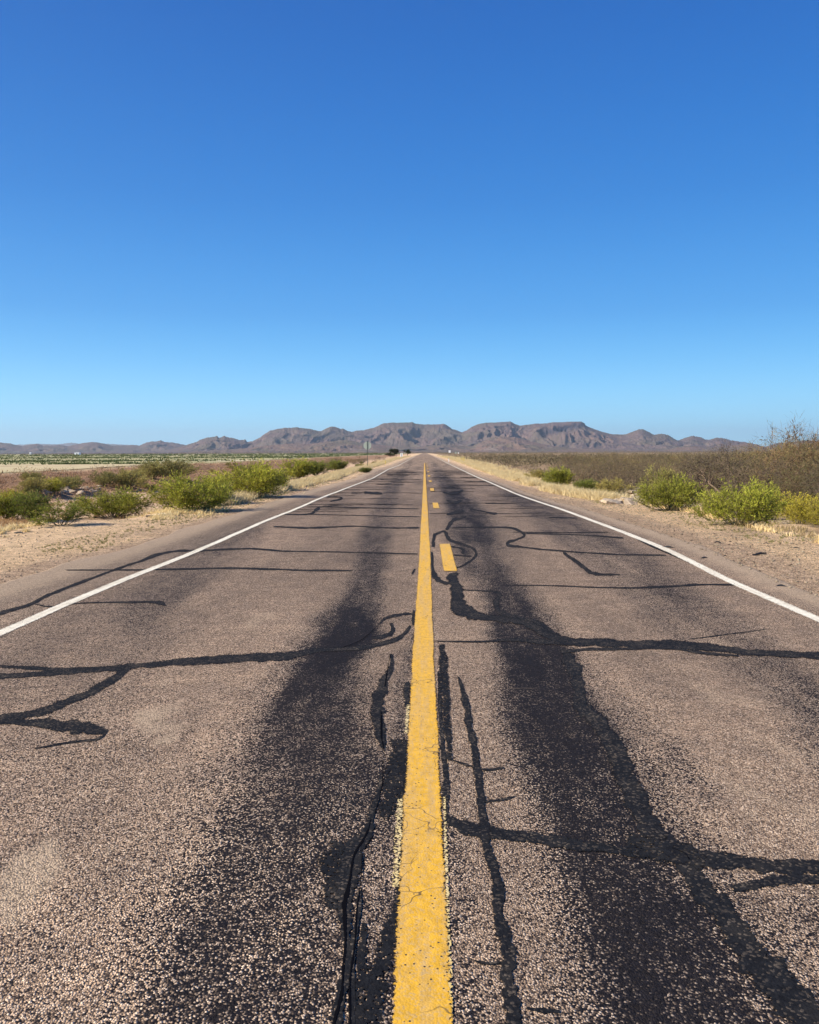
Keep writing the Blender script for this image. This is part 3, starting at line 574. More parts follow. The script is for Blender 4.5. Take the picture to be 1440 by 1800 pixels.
# ================================================================ VEGETATION
def unit(v): return v/(np.linalg.norm(v, axis=-1, keepdims=True)+1e-9)
def leaf_mesh(name, P0, D, Ln, W, C, mat, parent, r):
    n = len(P0); side = unit(np.cross(D, r.normal(size=(n, 3)))); b = P0; t = P0+D*Ln[:, None]; mid = P0+D*(Ln*.5)[:, None]
    V = np.stack([b, mid+side*W[:, None]/2, t, mid-side*W[:, None]/2], 1).reshape(-1, 3); Fc = np.arange(4*n).reshape(n, 4)
    return link_mesh(name, V, Fc, mat, parent, colors=np.repeat(C, 4, 0))
def green_shrub(seed, w, h, ca, cb, nst=26, dens=1.0, leaf=.05, tall=1.0, name='green_shrub'):
    r = np.random.default_rng(seed); root = empty(name); sm = MB(); P0, D, Ln, C = [], [], [], []
    lob = [(r.uniform(-1, 1)*w*.3, r.uniform(-1, 1)*w*.3, r.uniform(.7, 1.0)) for _ in range(6)]
    for i in range(nst):
        lx, ly, lh = lob[i % 6]; th = r.uniform(0, 2*math.pi); rr = w/2*math.sqrt(r.uniform(0, 1)); e = np.array([.55*rr*math.cos(th)+lx*.8, .55*rr*math.sin(th)+ly*.8, 0])
        q = min(1, np.hypot(e[0], e[1])/(w/2)); e[2] = h*lh*math.sqrt(max(.05, 1-q*q*.85))*r.uniform(.82, 1.08)
        b = np.array([e[0]*.15+r.normal()*.03, e[1]*.15+r.normal()*.03, 0]); m1 = b*.4+e*.6; m1[2] = e[2]*.42; pts = [b, (b+m1)/2+r.normal(size=3)*.02, m1, (m1+e)/2+r.normal(size=3)*.03, e]
        for a, c, ra in zip(pts[:-1], pts[1:], (.012, .010, .008, .005)): sm.tube(a, c, ra, ra*.8, 3)
        tone = r.uniform(0, 1)
        nb = int(30*dens)
        for k in range(nb):
            t = r.uniform(.18, 1)**.7*4*.999; j = int(t); p = np.array(pts[j])*(1-(t-j))+np.array(pts[j+1])*(t-j); spread = w*.13
            br = unit(r.normal(size=3)*np.array([1, 1, .5])+np.array([0, 0, .5*tall])+.8*unit(e*np.array([1, 1, 0]))); L = r.uniform(.3, 1)*spread*1.6; q2 = p+br*L
            if q2[2] < .03: continue
            if k % 3 == 0: sm.tube(p, q2, .004, .002, 3)
            for s in range(13):
                u_ = r.uniform(.15, 1.05); P0.append(p+(q2-p)*u_+r.normal(size=3)*.02); D.append(unit(br+r.normal(size=3)*.55+np.array([0, 0, .45])))
                Ln.append(leaf*r.uniform(.7, 1.5)); v = np.clip(.55*tone+.45*r.uniform(0, 1)+.18*(q2[2]/h-.5), 0, 1); C.append(ca*(1-v)+cb*v if r.random() > .09 else np.array([.20,.14,.08])*r.uniform(.6, 1.4))
    sm.build('stems', M['stem'], root)
    P0 = np.array(P0); leaf_mesh('foliage', P0, np.array(D), np.array(Ln), np.array(Ln)*.30, np.array(C), M['leaf'], root, r); return root
def bare_shrub(seed, w, h, levels=5, olive=.25, name='mesquite_shrub', thick=.03, twigc=((.085,.065,.050), (.19,.15,.115)), nleaf=3, trunks=5, olc=(.16,.15,.07), tw=.006):
    r = np.random.default_rng(seed); root = empty(name); sm = MB(); P0, D, Ln, W, C = [], [], [], [], []
    def grow(p, d, L, rad, lv):
        nseg = 2
        for s in range(nseg):
            d = unit(d+r.normal(size=3)*.22+np.array([0, 0, .04])); q = p+d*L/nseg
            if q[2] < .05: q[2] = .05+.05*r.random()
            if rad > .004: sm.tube(p, q, rad, rad*.8, 4 if lv > 2 else 3)
            else: P0.append(p); D.append(unit(q-p)); Ln.append(L/nseg); W.append(max(rad*2.2, tw)); C.append(np.array(twigc[0])*(1-(u:=r.random()))+np.array(twigc[1])*u)
            p = q; rad *= .85
        if lv == 0:
            for _ in range(nleaf):
                P0.append(p+r.normal(size=3)*.03); D.append(unit(d+r.normal(size=3)*.8)); Ln.append(r.uniform(.08, .2)); W.append(.008)
                u = r.random(); C.append(np.array(olc)*r.uniform(.7, 1.3) if r.random() < olive else np.array(twigc[0])*(1-u)+np.array(twigc[1])*u)
            return
        for _ in range(3 if lv > 1 else 4):
            nd = unit(d*.75+r.normal(size=3)*.62+np.array([0, 0, .10])); grow(p, nd, L*r.uniform(.62, .92), rad*.66, lv-1)
    L0 = .40
    for k in range(trunks):
        th = 2*math.pi*(k+r.random()*.7)/trunks; d0 = unit(np.array([math.cos(th)*w/h*.55, math.sin(th)*w/h*.55, 1.0])); grow(np.array([.05*math.cos(th), .05*math.sin(th), 0]), d0, L0, thick, levels-1)
    P0 = np.array(P0); ends = P0+np.array(D)*np.array(Ln)[:, None]
    ex = np.percentile(np.hypot(ends[:, 0], ends[:, 1]), 96); ez = np.percentile(ends[:, 2], 98 if levels < 6 else 90); S = np.array([w/2/ex, w/2/ex, h/ez])
    sm.v = [tuple(np.array(v)*S) for v in sm.v]; P1 = P0*S; E1 = ends*S; dv = E1-P1; ln = np.linalg.norm(dv, axis=1)
    sm.build('branches', M['bark'], root); leaf_mesh('twigs', P1, unit(dv), ln, np.array(W), np.array(C), M['twig'], root, r); return root

A = np.array
yg = (A((.12,.13,.018)), A((.50,.51,.08))); dg = (A((.06,.08,.018)), A((.26,.30,.06))); ol = (A((.16,.15,.05)), A((.46,.41,.15))); yel = (A((.24,.22,.03)), A((.58,.48,.075)))
protoG = [green_shrub(1, 2.2, 1.0, *yg, nst=40), green_shrub(2, 1.6, 1.05, *yg, nst=32), green_shrub(3, 1.8, .8, *dg, nst=34), green_shrub(4, 1.6, .9, *ol, nst=28, dens=.8), green_shrub(5, 1.8, .8, *yel, nst=30), green_shrub(6, 1.2, 1.2, *dg, nst=14, dens=.9, tall=1.5)]
usedG = [False]*len(protoG)
def place(proto, used, i, x, y, s, rz, label, cat, group=None, z=None, squash=1.0, sink=.04):
    o = proto[i] if not used[i] else copy_tree(proto[i]); used[i] = True
    zz = float(zterr(x, y)) if z is None else z
    o.location = (x, y, zz-sink); o.rotation_euler.z = rz; o.scale = (s, s, s*squash); tag(o, label, cat, group); return o
def ground_at(px, py): g = G(px, py, 0, lambda X, Y: zterr(X, Y)); return g
# (px centre, py base, px width, px height, proto, label)
GS = [
 (107,921,78,47,5,'small dark rounded shrub on a short stem, standing alone on the dirt edge'),
 (200,908,104,52,0,'yellow-green rounded shrub right of the small dark stemmed shrub'),
 (335,897,110,66,0,'big bright green shrub at the left ditch edge, by the pale lip'),
 (440,873,110,62,0,'wide bright green shrub behind and right of the big ditch shrub'),
 (50,914,70,48,2,'dark green shrub at the far left beside the small stemmed shrub'),
 (10,912,60,46,1,'green shrub cut by the left edge of the photo'),
 (385,884,60,50,1,'green shrub filling the gap between the two big ditch shrubs'),
 (520,842,60,36,1,'bright green shrub where the left grass verge begins'),
 (555,834,44,24,2,'low green shrub beside the left grass verge farther down the road'),
 (590,826,38,18,2,'small green shrub near the distant grass verge on the left'),
 (305,842,70,32,3,'olive shrub at the foot of the brown bank, behind the big green shrub'),
 (225,858,60,34,3,'olive green shrub below the brown bank above the sandy wash'),
 (125,862,44,26,3,'pale green shrub by the row of stones, rightmost of three'),
 (92,866,36,28,1,'pale green shrub by the row of stones, middle of three'),
 (58,866,46,28,3,'pale green shrub by the row of stones, leftmost of three'),
 (20,884,50,26,4,'yellow-green low shrub in the wash at the left edge'),
 (460,862,70,50,0,'bright green shrub rising behind the wide one in the left ditch'),
 (180,852,44,26,3,'faded olive shrub on the bank foot left of centre of the wash'),
 (270,846,50,30,3,'grey-green shrub on the lower bank beside the olive one'),
 (640,829,24,9,2,'little dark green shrub in the grass at the left road edge'),
 (1300,922,118,78,0,'large rounded yellow-green shrub at the right pavement lip'),
 (1178,896,90,62,0,'upright feathery green shrub left of the large rounded one on the right'),
 (1158,880,60,58,3,'thin pale green shrub behind the upright feathery one'),
 (1345,912,50,62,1,'tall green shrub close behind the large rounded shrub on the right'),
 (1405,918,86,52,4,'low yellow flowering shrub right of the large rounded shrub'),
 (1450,926,70,50,4,'low yellow-green shrub cut by the right edge of the photo'),
 (980,857,50,36,1,'bright green shrub alone in the dry grass right of the road'),
 (1035,866,44,24,2,'low green shrub before the pale rubble, nearer the road'),
 (1078,870,52,30,3,'low grey-green shrub before the pale rubble, farther from the road'),
 (945,842,34,18,3,'small olive shrub in the dry grass beyond the bright green one'),
 (1245,905,40,30,3,'greyish weed shrub between the feathery and the large rounded shrub'),
]
def put_px(proto, used, px, py, wpx, hpx, i, label, cat, group, w0, h0):
    g = ground_at(px, py+2); dpt = max(5, g[1]); s = 1.36*wpx/F_PX*dpt/w0; sz = 1.2*hpx/F_PX*dpt/h0
    return place(proto, used, i, g[0], g[1], s, random.uniform(0, 6.28), label, cat, group, squash=sz/s)
W0 = [2.2, 1.75, 1.9, 1.7, 1.9, 1.3]; H0 = [1.1, 1.12, .9, 1.0, .9, 1.25]
for (px, py, w_, h_, i, lb) in GS: put_px(protoG, usedG, px, py, w_, h_, i, lb, 'shrub', 'green shrubs beside the road', W0[i], H0[i])
for k in range(18):     # green growth farther along the left ditch
    y = 42*(190/42)**rng.random(); x = -rng.uniform(9.5, 17); i = int(rng.choice([1, 2, 3, 3])); s = rng.uniform(.5, .95)
    place(protoG, usedG, i, x, y, s, rng.uniform(0, 6.28), 'one of the green shrubs strung along the left ditch toward the sign', 'shrub', 'ditch shrubs')
for k in range(34):
    y = 26*(110/26)**rng.random(); x = -rng.uniform(17, 24.5); s = rng.uniform(.3, .7)
    place(protoG, usedG, 3, x, y, s, rng.uniform(0, 6.28), 'one of the small olive weeds scattered over the brown bank', 'weed', 'bank weeds')

tw2 = ((.10,.07,.05), (.21,.15,.10))
protoB = [bare_shrub(11, 3.0, 1.7, 5), bare_shrub(12, 3.4, 1.5, 5, .35), bare_shrub(13, 2.6, 1.6, 5, .15, twigc=tw2), bare_shrub(14, 2.6, 1.25, 5, .7, twigc=tw2)]
usedB = [False]*4
big = bare_shrub(21, 4.8, 2.7, 6, .08, 'mesquite_tree', .09, trunks=5, nleaf=2, tw=.03, twigc=((.06,.045,.036), (.12,.09,.07)))
usedT = [False]
place([big], usedT, 0, 15.5, 33, 1.0, .4, 'tall bare tree at the right edge rising above the mountains', 'tree', sink=.05)
t2 = bare_shrub(22, 4.4, 2.1, 6, .08, 'mesquite_tree', .055, twigc=((.07,.052,.045), (.15,.12,.10)), trunks=5, nleaf=1, tw=.018)
place([t2], [False], 0, 12.6, 35, 1.0, 1.4, 'dark spreading bare tree behind the large rounded shrub', 'tree')
t3 = bare_shrub(23, 4.6, 1.95, 6, .5, 'mesquite_tree', .04, twigc=tw2, trunks=6, nleaf=4, tw=.012)
place([t3], [False], 0, 13.9, 28, 1.0, 2.4, 'dense reddish brown thicket tree in front of the tall bare tree', 'tree')
for (x_, y_, s_, q_) in ((14.6, 31.5, .95, 1.12), (16.6, 35, .95, 1.05), (17.5, 38, 1.0, .9), (18.6, 43, .95, .9), (21, 45, 1.1, .95), (24, 50, 1.1, .98), (20.5, 52, 1.0, .9), (13.2, 31, .7, .75), (26, 56, 1.1, 1.0)):
    c_ = copy_tree(t3 if int(x_*2) % 2 else t2); c_.location = (x_, y_, float(zterr(x_, y_))-.04); c_.rotation_euler.z = x_*3; c_.scale = (s_, s_, q_*1.05)
    tag(c_, 'one of the tangled bare thicket trees behind the shrubs near the right edge', 'tree', 'thicket trees near the right edge')
placed = []
def try_place(x, y, dmin):
    for a, b in placed:
        if (a-x)**2+(b-y)**2 < dmin*dmin: return False
    placed.append((x, y)); return True
n = 0; tries = 0
while n < 296 and tries < 9000:
    tries += 1; y = 22*(170/22)**(rng.random()**.8); x = rng.uniform(.17, .62)*y
    lim = np.interp(y, [20, 28, 38, 44, 60, 120, 200], [12, 12, 12, 9.8, 10, 11, 12])
    if x < lim or x > .62*y+3: continue
    if not try_place(x, y, 1.0+y*.010): continue
    i = int(rng.choice([0, 1, 2, 3], p=[.3, .3, .2, .2])); h0 = [1.7, 1.5, 1.6, 1.25][i]
    top = float(np.clip(rng.normal(1.30, .18), .7, 1.75)) if y > 45 else rng.uniform(1.35, 1.8)+.35*(x/y > .34)*rng.random()
    sz = (top+.15)/h0; s = rng.uniform(.8, 1.25)
    o = place(protoB, usedB, i, x, y, s, rng.uniform(0, 6.28), 'one of the leafless grey-brown shrubs in the dense scrub right of the road', 'desert shrub', 'desert scrub right of the road', squash=sz/s); n += 1
for k in range(24):         # brown-green brush left, around and past the sign
    y = 110*(330/110)**rng.random(); x = -rng.uniform(11, 19)*(y/130)**.25; i = int(rng.choice([1, 3]))
    place(protoB, usedB, i, x, y, rng.uniform(.8, 1.1), rng.uniform(0, 6.28), 'one of the brown-green shrubs along the left verge behind the round sign', 'desert shrub', 'brush behind the sign', squash=.85)

# far scrub that reads as one mass
def far_brush(name, N, ysamp, xsamp, hmin, hmax, size, cols, blades, seed, kindlabel, wide=1.0):
    r = np.random.default_rng(seed); y = ysamp(r, N); x = xsamp(r, N, y); keep = np.ones(N, bool); z = zterr(x, y)
    h = r.uniform(hmin, hmax, N); w = h*r.uniform(.7, 1.3, N)*wide
    n = N*blades; c0 = np.repeat(np.column_stack([x, y, z]), blades, 0); hh = np.repeat(h, blades); ww = np.repeat(w, blades)
    th = r.uniform(0, 2*math.pi, n); rr = np.sqrt(r.random(n)); zz = r.random(n)**.8*np.sqrt(1-.85*rr*rr)
    P0 = c0+np.stack([ww*.75*rr*np.cos(th), ww*.75*rr*np.sin(th), hh*zz*.82], 1)
    D = unit(np.stack([np.cos(th)*rr, np.sin(th)*rr, .9+0*th], 1)+r.normal(size=(n, 3))*.5); L = hh*size*r.uniform(.6, 1.3, n)
    t = np.repeat(r.random(N), blades)*.65+.35*r.random(n); C = A(cols[0])[None]*(1-t[:, None])+A(cols[1])[None]*t[:, None]
    o = leaf_mesh(name, P0, D, L, L*.22, C, M['twig'], None, r); tag(o, kind='stuff'); o['label'] = kindlabel; return o
ylog = lambda a, b: (lambda r, N: a*(b/a)**r.random(N))
far_brush('desert_scrub', 5200, ylog(120, 1500), lambda r, N, y: 13+r.random(N)*(.60*y), .9, 1.55, .30, ((.095,.075,.052), (.23,.19,.12)), 34, 301, 'dense grey-brown desert scrub stretching to the mountains right of the road')
far_brush('desert_scrub', 2600, ylog(32, 140), lambda r, N, y: np.interp(y, [30, 38, 46, 140], [13, 12.5, 10.5, 12])+r.random(N)*(.55*y), .3, .9, .24, ((.10,.08,.055), (.26,.20,.13)), 46, 302, 'low dry undergrowth between the bare shrubs right of the road')
far_brush('distant_scrub', 4200, ylog(1700, 5200), lambda r, N, y: (r.random(N)*1.25-.62)*y, 2.0, 4.2, .5, ((.10,.075,.055), (.17,.13,.085)), 12, 303, 'thin brown line of scrub at the foot of the mountains', 2.5)
far_brush('bank_scrub', 2600, ylog(28, 240), lambda r, N, y: -r.uniform(17.5, 25.5, N), .12, .42, .34, ((.15,.095,.065), (.30,.20,.13)), 26, 304, 'low reddish brown dry weeds covering the left bank', 1.6)
# crops in the field (rows run across the view)
def crop_rows(seed, N):
    r = np.random.default_rng(seed); y = 95*(1500/95)**r.random(N*3); x = -(30+r.random(N*3)*.55*y); y = np.round(y/(y*.035+1))*(y*.035+1)
    a = fbm(x*.010, y*.06, 4, 401); k = ((a > .06) | (r.random(len(x)) < .12)) & ((fbm(x*.05, y*.2, 3, 402) > -.05) | (r.random(len(x)) < .08)) & (x < -29); x, y = x[k][:N], y[k][:N]; return x, y
cx, cy = crop_rows(5, 3800); cN = len(cx); r_ = np.random.default_rng(6)
hh = .25+.0007*cy; P0 = np.column_stack([cx+r_.normal(size=cN)*.5, cy, zterr(cx, cy)+.05]); bl = 9
P0 = np.repeat(P0, bl, 0)+r_.normal(size=(cN*bl, 3))*A((.6, .2, 0)); H = np.repeat(hh, bl); Dd = unit(r_.normal(size=(cN*bl, 3))*A((.8, .8, .1))+A((0, 0, .7)))
tt = r_.random(cN*bl)[:, None]; cr = leaf_mesh('crops', P0, Dd, H*r_.uniform(.7, 1.4, cN*bl), H*.5, A((.05,.075,.028))*(1-tt)+A((.17,.20,.09))*tt, M['leaf'], None, r_)
tag(cr, 'dark green crop rows in the flat field beyond the left bank', kind='stuff')

# dry grass
def grass(name, X, Y, hts, nbl, cols, label, seed, spread=.09, wid=.011):
    r = np.random.default_rng(seed); N = len(X); Z = zterr(X, Y)-.01; n = N*nbl
    b = np.repeat(np.column_stack([X, Y, Z]), nbl, 0); h = np.repeat(hts, nbl)*r.uniform(.55, 1.1, n); sc = 1+np.repeat(Y, nbl)/45
    b[:, :2] += r.normal(size=(n, 2))*spread*(np.repeat(hts, nbl)/.3)[:, None]
    lean = r.normal(size=(n, 3))*A((.45, .45, 0))+A((.12, .02, 1)); lean = unit(lean); bend = unit(lean+r.normal(size=(n, 3))*A((.6, .6, 0))-A((0, 0, .25)))
    side = unit(np.cross(lean, r.normal(size=(n, 3))))*(wid*sc)[:, None]/2; m1 = b+lean*(h*.6)[:, None]; t = m1+bend*(h*.45)[:, None]
    V = np.stack([b-side, b+side, m1+side*.7, m1-side*.7, t], 1).reshape(-1, 3); i = np.arange(n)*5
    Fc = [tuple(q) for q in np.stack([i, i+1, i+2, i+3], 1).tolist()]+[tuple(q) for q in np.stack([i+3, i+2, i+4], 1).tolist()]
    q = (np.repeat(r.random(N), nbl)*.5+.5*r.random(n))[:, None]; C = A(cols[0])*(1-q)+A(cols[1])*q
    o = link_mesh(name, V, Fc, M['grass'], None, colors=np.repeat(C, 5, 0)); tag(o, kind='stuff'); o['label'] = label; return o
straw = ((.55,.42,.22), (.85,.72,.47))
def sample(N, ya, yb, xf, thr, seed, p=1.0):
    r = np.random.default_rng(seed); Y = ya*(yb/ya)**(r.random(N)**p); X = xf(r, Y); k = (fbm(X*1.1, Y*.35, 3, seed) > thr) & ~((X > 6.5) & (X < 11.5) & (Y > 24) & (Y < 38) & (r.random(len(X)) < .85)); return X[k], Y[k]
X, Y = sample(12000, 24, 420, lambda r, Y: -(E_L(Y)-1.0+np.abs(r.normal(size=len(Y)))*(.8+.006*Y)), -.25, 501)
grass('dry_grass', X, Y, .25+.14*np.random.default_rng(1).random(len(X)), 13, straw, 'pale dry grass along the left verge', 511)
X, Y = sample(16000, 27, 450, lambda r, Y: E_R(Y)-.5+np.abs(r.normal(size=len(Y)))*(1.3+.008*Y), -.3, 502)
grass('dry_grass', X, Y, .27+.18*np.random.default_rng(2).random(len(X)), 13, straw, 'pale golden dry grass along the right verge', 512)
X, Y = sample(1200, 12.5, 32, lambda r, Y: E_R(Y)-.05+np.abs(r.normal(size=len(Y)))*.8, -.2, 503)
grass('dry_grass', X, Y, .10+.17*np.random.default_rng(3).random(len(X)), 16, straw, 'straw tufts at the right pavement lip below the shrubs', 513)
X, Y = sample(3000, 14, 40, lambda r, Y: -(E_L(Y)-.3+r.normal(size=len(Y))*.5), .0, 504)
grass('dry_grass', X, Y, .06+.12*np.random.default_rng(4).random(len(X)), 14, straw, 'short straw among the shrubs at the left dirt edge', 514)
X, Y = sample(2600, 13, 60, lambda r, Y: np.where(r.random(len(Y)) < .55, -1, 1)*(5.35+r.random(len(Y))*1.2), .12, 505)
grass('low_weeds', X, Y, .025+.04*np.random.default_rng(5).random(len(X)), 12, ((.20,.19,.07), (.46,.39,.20)), 'low yellow-green weeds creeping over the road shoulders', 515, .05, .008)
X, Y = sample(2600, 24, 60, lambda r, Y: -(E_L(Y)+1.0+r.random(len(Y))*9), .05, 506)
grass('dry_grass', X, Y, .08+.16*np.random.default_rng(6).random(len(X)), 12, ((.25,.17,.10), (.45,.33,.19)), 'brown dry grass on the floor of the left wash', 516)
X, Y = sample(1600, 14, 40, lambda r, Y: E_R(Y)+.8+r.random(len(Y))*6, .0, 507)
grass('dry_grass', X, Y, .10+.18*np.random.default_rng(8).random(len(X)), 12, ((.24,.18,.10), (.42,.33,.19)), 'brownish dry grass under the right hand shrubs', 517)

# ================================================================ STONES, LITTER
def rock_verts(seed, sx, sy, sz, rings=5, seg=8):
    r = np.random.default_rng(seed); V = []; Fs = []
    for i in range(rings+1):
        ph = math.pi*i/rings
        for j in range(seg):
            th = 2*math.pi*j/seg; d = A((math.sin(ph)*math.cos(th), math.sin(ph)*math.sin(th), math.cos(ph))); k = 1+.22*float(fbm(d[0]*1.7+seed, d[1]*1.7+d[2]*2.3, 2, seed)); d = np.sign(d)*np.abs(d)**.75
            V.append(d*k*A((sx, sy, sz)))
    for i in range(rings):
        for j in range(seg): a = i*seg+j; b = i*seg+(j+1) % seg; Fs.append((a, a+seg, b+seg, b))
    return A(V), Fs
rk = [link_mesh('rock', *rock_verts(700+i, *s), M['stone']) for i, s in enumerate([(.22,.16,.11), (.28,.2,.07), (.16,.14,.12), (.35,.24,.08), (.12,.10,.07)])]
usedR = [False]*5
def rock(x, y, s, label, group, sink=.02):
    i = int(rng.integers(0, 5)); o = rk[i] if not usedR[i] else rk[i].copy()
    if usedR[i]: col.objects.link(o)
    usedR[i] = True; o.location = (x, y, float(zterr(x, y))+.04*s-sink); o.rotation_euler = (rng.uniform(-.3, .3), rng.uniform(-.3, .3), rng.uniform(0, 6.28)); o.scale = (s, s, s); tag(o, label, 'rock', group)
for k in range(150):
    px = 1070+rng.random()*150; py = 853+rng.random()**1.2*34+max(0, (px-1150))*.12; g = ground_at(px, py); rock(g[0], g[1], rng.uniform(.4, 1.5), 'one of the pale broken stones heaped in the rubble right of the road', 'rubble stones')
for k in range(46):
    px = 70+rng.random()*105; py = 866+rng.normal()*2.2-.03*(px-70); g = ground_at(px, py); rock(g[0], g[1], rng.uniform(.5, 1.3), 'one of the pale stones in the row across the left wash', 'stones in the wash row')
for k in range(40):
    px = 560-rng.random()*230; py = 840+(560-px)*.245+rng.normal()*1.0; g = ground_at(px, py); rock(g[0], g[1], rng.uniform(.12, .4), 'one of the small stones along the left ditch lip', 'lip stones')
# loose gravel
def gravel(N, xf, ya, yb, smin, smax, seed, label, cols):
    r = np.random.default_rng(seed); Y = ya*(yb/ya)**r.random(N); X = xf(r, Y); s = smin*(smax/smin)**(r.random(N)**2); Z = np.maximum(zterr(X, Y), np.where((X > -4.9) & (X < 4.2), zroad(X, Y), -9))
    o6 = A([(1,0,0),(0,1,0),(-1,0,0),(0,-1,0),(0,0,.7),(0,0,-.5)]); V = o6[None]*s[:, None, None]*r.uniform(.6, 1.2, (N, 6, 1)); an = r.uniform(0, 6.28, N); ca, sa = np.cos(an)[:, None], np.sin(an)[:, None]
    V = np.stack([V[..., 0]*ca-V[..., 1]*sa, V[..., 0]*sa+V[..., 1]*ca, V[..., 2]], -1)+np.stack([X, Y, Z+s*.25], -1)[:, None]
    f = A([(0,1,4),(1,2,4),(2,3,4),(3,0,4),(1,0,5),(2,1,5),(3,2,5),(0,3,5)]); Fc = (f[None]+6*np.arange(N)[:, None, None]).reshape(-1, 3); t = r.random(N)[:, None]
    o = link_mesh('gravel', V, Fc, M['grass'], None, colors=np.repeat(A(cols[0])*(1-t)+A(cols[1])*t, 6, 0)); tag(o, kind='stuff'); o['label'] = label
gravel(6000, lambda r, Y: -(4.95+r.random(len(Y))*(E_L(Y)-4.9)), 8, 40, .005, .024, 801, 'loose pebbles on the left dirt shoulder', ((.18,.13,.10), (.52,.43,.33)))
gravel(10000, lambda r, Y: 4.1+r.random(len(Y))*2.3, 7, 40, .005, .026, 802, 'loose pebbles on the right dirt shoulder', ((.18,.13,.10), (.55,.46,.36)))
# tyre scraps
for j, (px, py, L, lb) in enumerate([(1175,964,.20,'small curled black tyre scrap just outside the right edge line'),(1343,977,.32,'longest black tyre scrap on the right dirt shoulder'),(1240,984,.16,'twisted black tyre scrap with a thin tail on the right shoulder'),(1275,980,.08,'tiny dark tyre crumb right of the twisted scrap'),(1262,955,.12,'dark sliver of rubber nearer the shrubs on the right shoulder'),(1375,1034,.16,'flat broken black scrap low on the right shoulder'),(36,938,.26,'dark flat scrap on the left dirt'),(1400,965,.10,'dark crumb of rubber by the straw tufts')]):
    g = ground_at(px, py); m = MB(); r = np.random.default_rng(900+j); p = A((0., 0, .012)); an = r.uniform(-.3, .3)
    for k in range(8):
        q = p+A((math.cos(an)*L/8, math.sin(an)*L/8, .006*math.sin(k*.9))); m.tube(p, q, .013*(.4+abs(math.sin((k+1)/9*3.1)))*min(1, L*5), .013*(.4+abs(math.sin((k+2)/9*3.1)))*min(1, L*5), 6); p = q; an += r.uniform(-.5, .5)
    o = m.build('tyre_scrap', M['rubber']); o.location = (g[0]-L/2, g[1], g[2]+.005); tag(o, lb, 'tyre scrap', 'tyre scraps on the shoulders')
g = ground_at(185, 912)
for j, (dx, L, an, lb) in enumerate([(-.3, .9, .15, 'longer dead stick lying by the small stemmed shrub'), (.35, .5, -.5, 'shorter dead stick right of the longer one')]):
    m = MB(); p = A((0., 0, .03)); r = np.random.default_rng(950+j)
    for k in range(6):
        q = p+A((math.cos(an)*L/6, math.sin(an)*L/6, r.uniform(-.01, .02))); m.tube(p, q, .018-.002*k, .016-.002*k, 5); an += r.uniform(-.3, .3)
        if k in (2, 3): m.tube(q, q+A((.12, .1*(-1)**k, .08)), .008, .004, 4)
        p = q
    o = m.build('dead_stick', M['bark']); o.location = (g[0]+dx-.4, g[1], g[2]); tag(o, lb, 'stick')

# ================================================================ SIGNS AND MARKERS
def at_dist(px, Y): d = ray(px, 800); return d[0]/d[1]*Y
def octagon(r_, n=8, rot=math.pi/8): return [(r_*math.cos(rot+2*math.pi*i/n), r_*math.sin(rot+2*math.pi*i/n)) for i in range(n)]
Ys = 98; xs_ = at_dist(646, Ys); zs = float(zterr(xs_, Ys)); root = empty('octagonal_sign', (xs_, Ys, zs)); tag(root, 'back of an octagonal metal road sign on a dark post, left verge', 'road sign')
m = MB(); m.box((-.03, -.035, -.1), (.03, 0, 3.12)); m.build('post', M['post'], root)
m = MB(); m.prism([(a, b+2.62) for a, b in octagon(.49)], .003, .010); pl = m.build('sign_plate', M['metal'], root)
m = MB(); m.prism([(a, b+2.62) for a, b in octagon(.455)], .013, .016); m.build('sign_face', M['red'], root)
m = MB(); [m.tube((0, -.045, z), (0, -.03, z), .018, .018, 6) for z in (2.4, 2.85)]; m.build('bolt', M['metal'], root)
def post_sign(name, px, Y, w, h, zc, mat, label, cat='road sign', posts=1, zbase=None):
    x = at_dist(px, Y); z = float(zterr(x, Y)); root = empty(name, (x, Y, z)); tag(root, label, cat); m = MB()
    xsn = [0] if posts == 1 else [-w*.32, w*.32]
    for a in xsn: m.box((a-.035, .02, -.1), (a+.035, .09, zc+h*.4)); m.build('post', M['wood'], root); m = MB()
    m.prism([(-w/2, zc-h/2), (w/2, zc-h/2), (w/2, zc+h/2), (-w/2, zc+h/2)], -.02, .015); m.build('sign_board', mat, root); return root
post_sign('roadside_sign', 790.5, 240, .56, .68, 2.05, M['wpanel'], 'white rectangular sign right of the road, nearest the pavement')
post_sign('roadside_sign', 806, 300, .40, .45, 2.0, M['wpanel'], 'smaller white sign right of the larger white rectangle')
post_sign('roadside_sign', 801.5, 240, .42, .45, 2.1, M['metal'], 'thin grey sign on a dark pole between the two white signs')
for px, lb in ((812, 'left yellow marker post of the pair in front of the right scrub'), (815.5, 'right yellow marker post of the pair in front of the right scrub')):
    x = at_dist(px, 175); r0 = empty('marker_post', (x, 175, float(zterr(x, 175)))); tag(r0, lb, 'marker post', 'yellow marker pair')
    m = MB(); m.box((-.03, 0, -.1), (.03, .05, .7)); m.build('post', M['wood'], r0); m = MB(); m.box((-.09, -.02, .45), (.09, -.005, 1.15)); m.build('reflector', M['ypost'], r0)
for px, Y, lb in ((789, 150, 'short white delineator post in the right grass'), (677.5, 130, 'slim straw-coloured delineator post in the left brush')):
    x = at_dist(px, Y); r0 = empty('delineator', (x, Y, float(zterr(x, Y)))); tag(r0, lb, 'marker post'); m = MB(); m.box((-.05, 0, -.1), (.05, .03, .75)); m.build('post', M['wpanel'] if px > 700 else M['ypost'], r0); m = MB(); m.box((-.04, -.012, .6), (.04, -.003, .72)); m.build('reflector', M['metal'], r0)
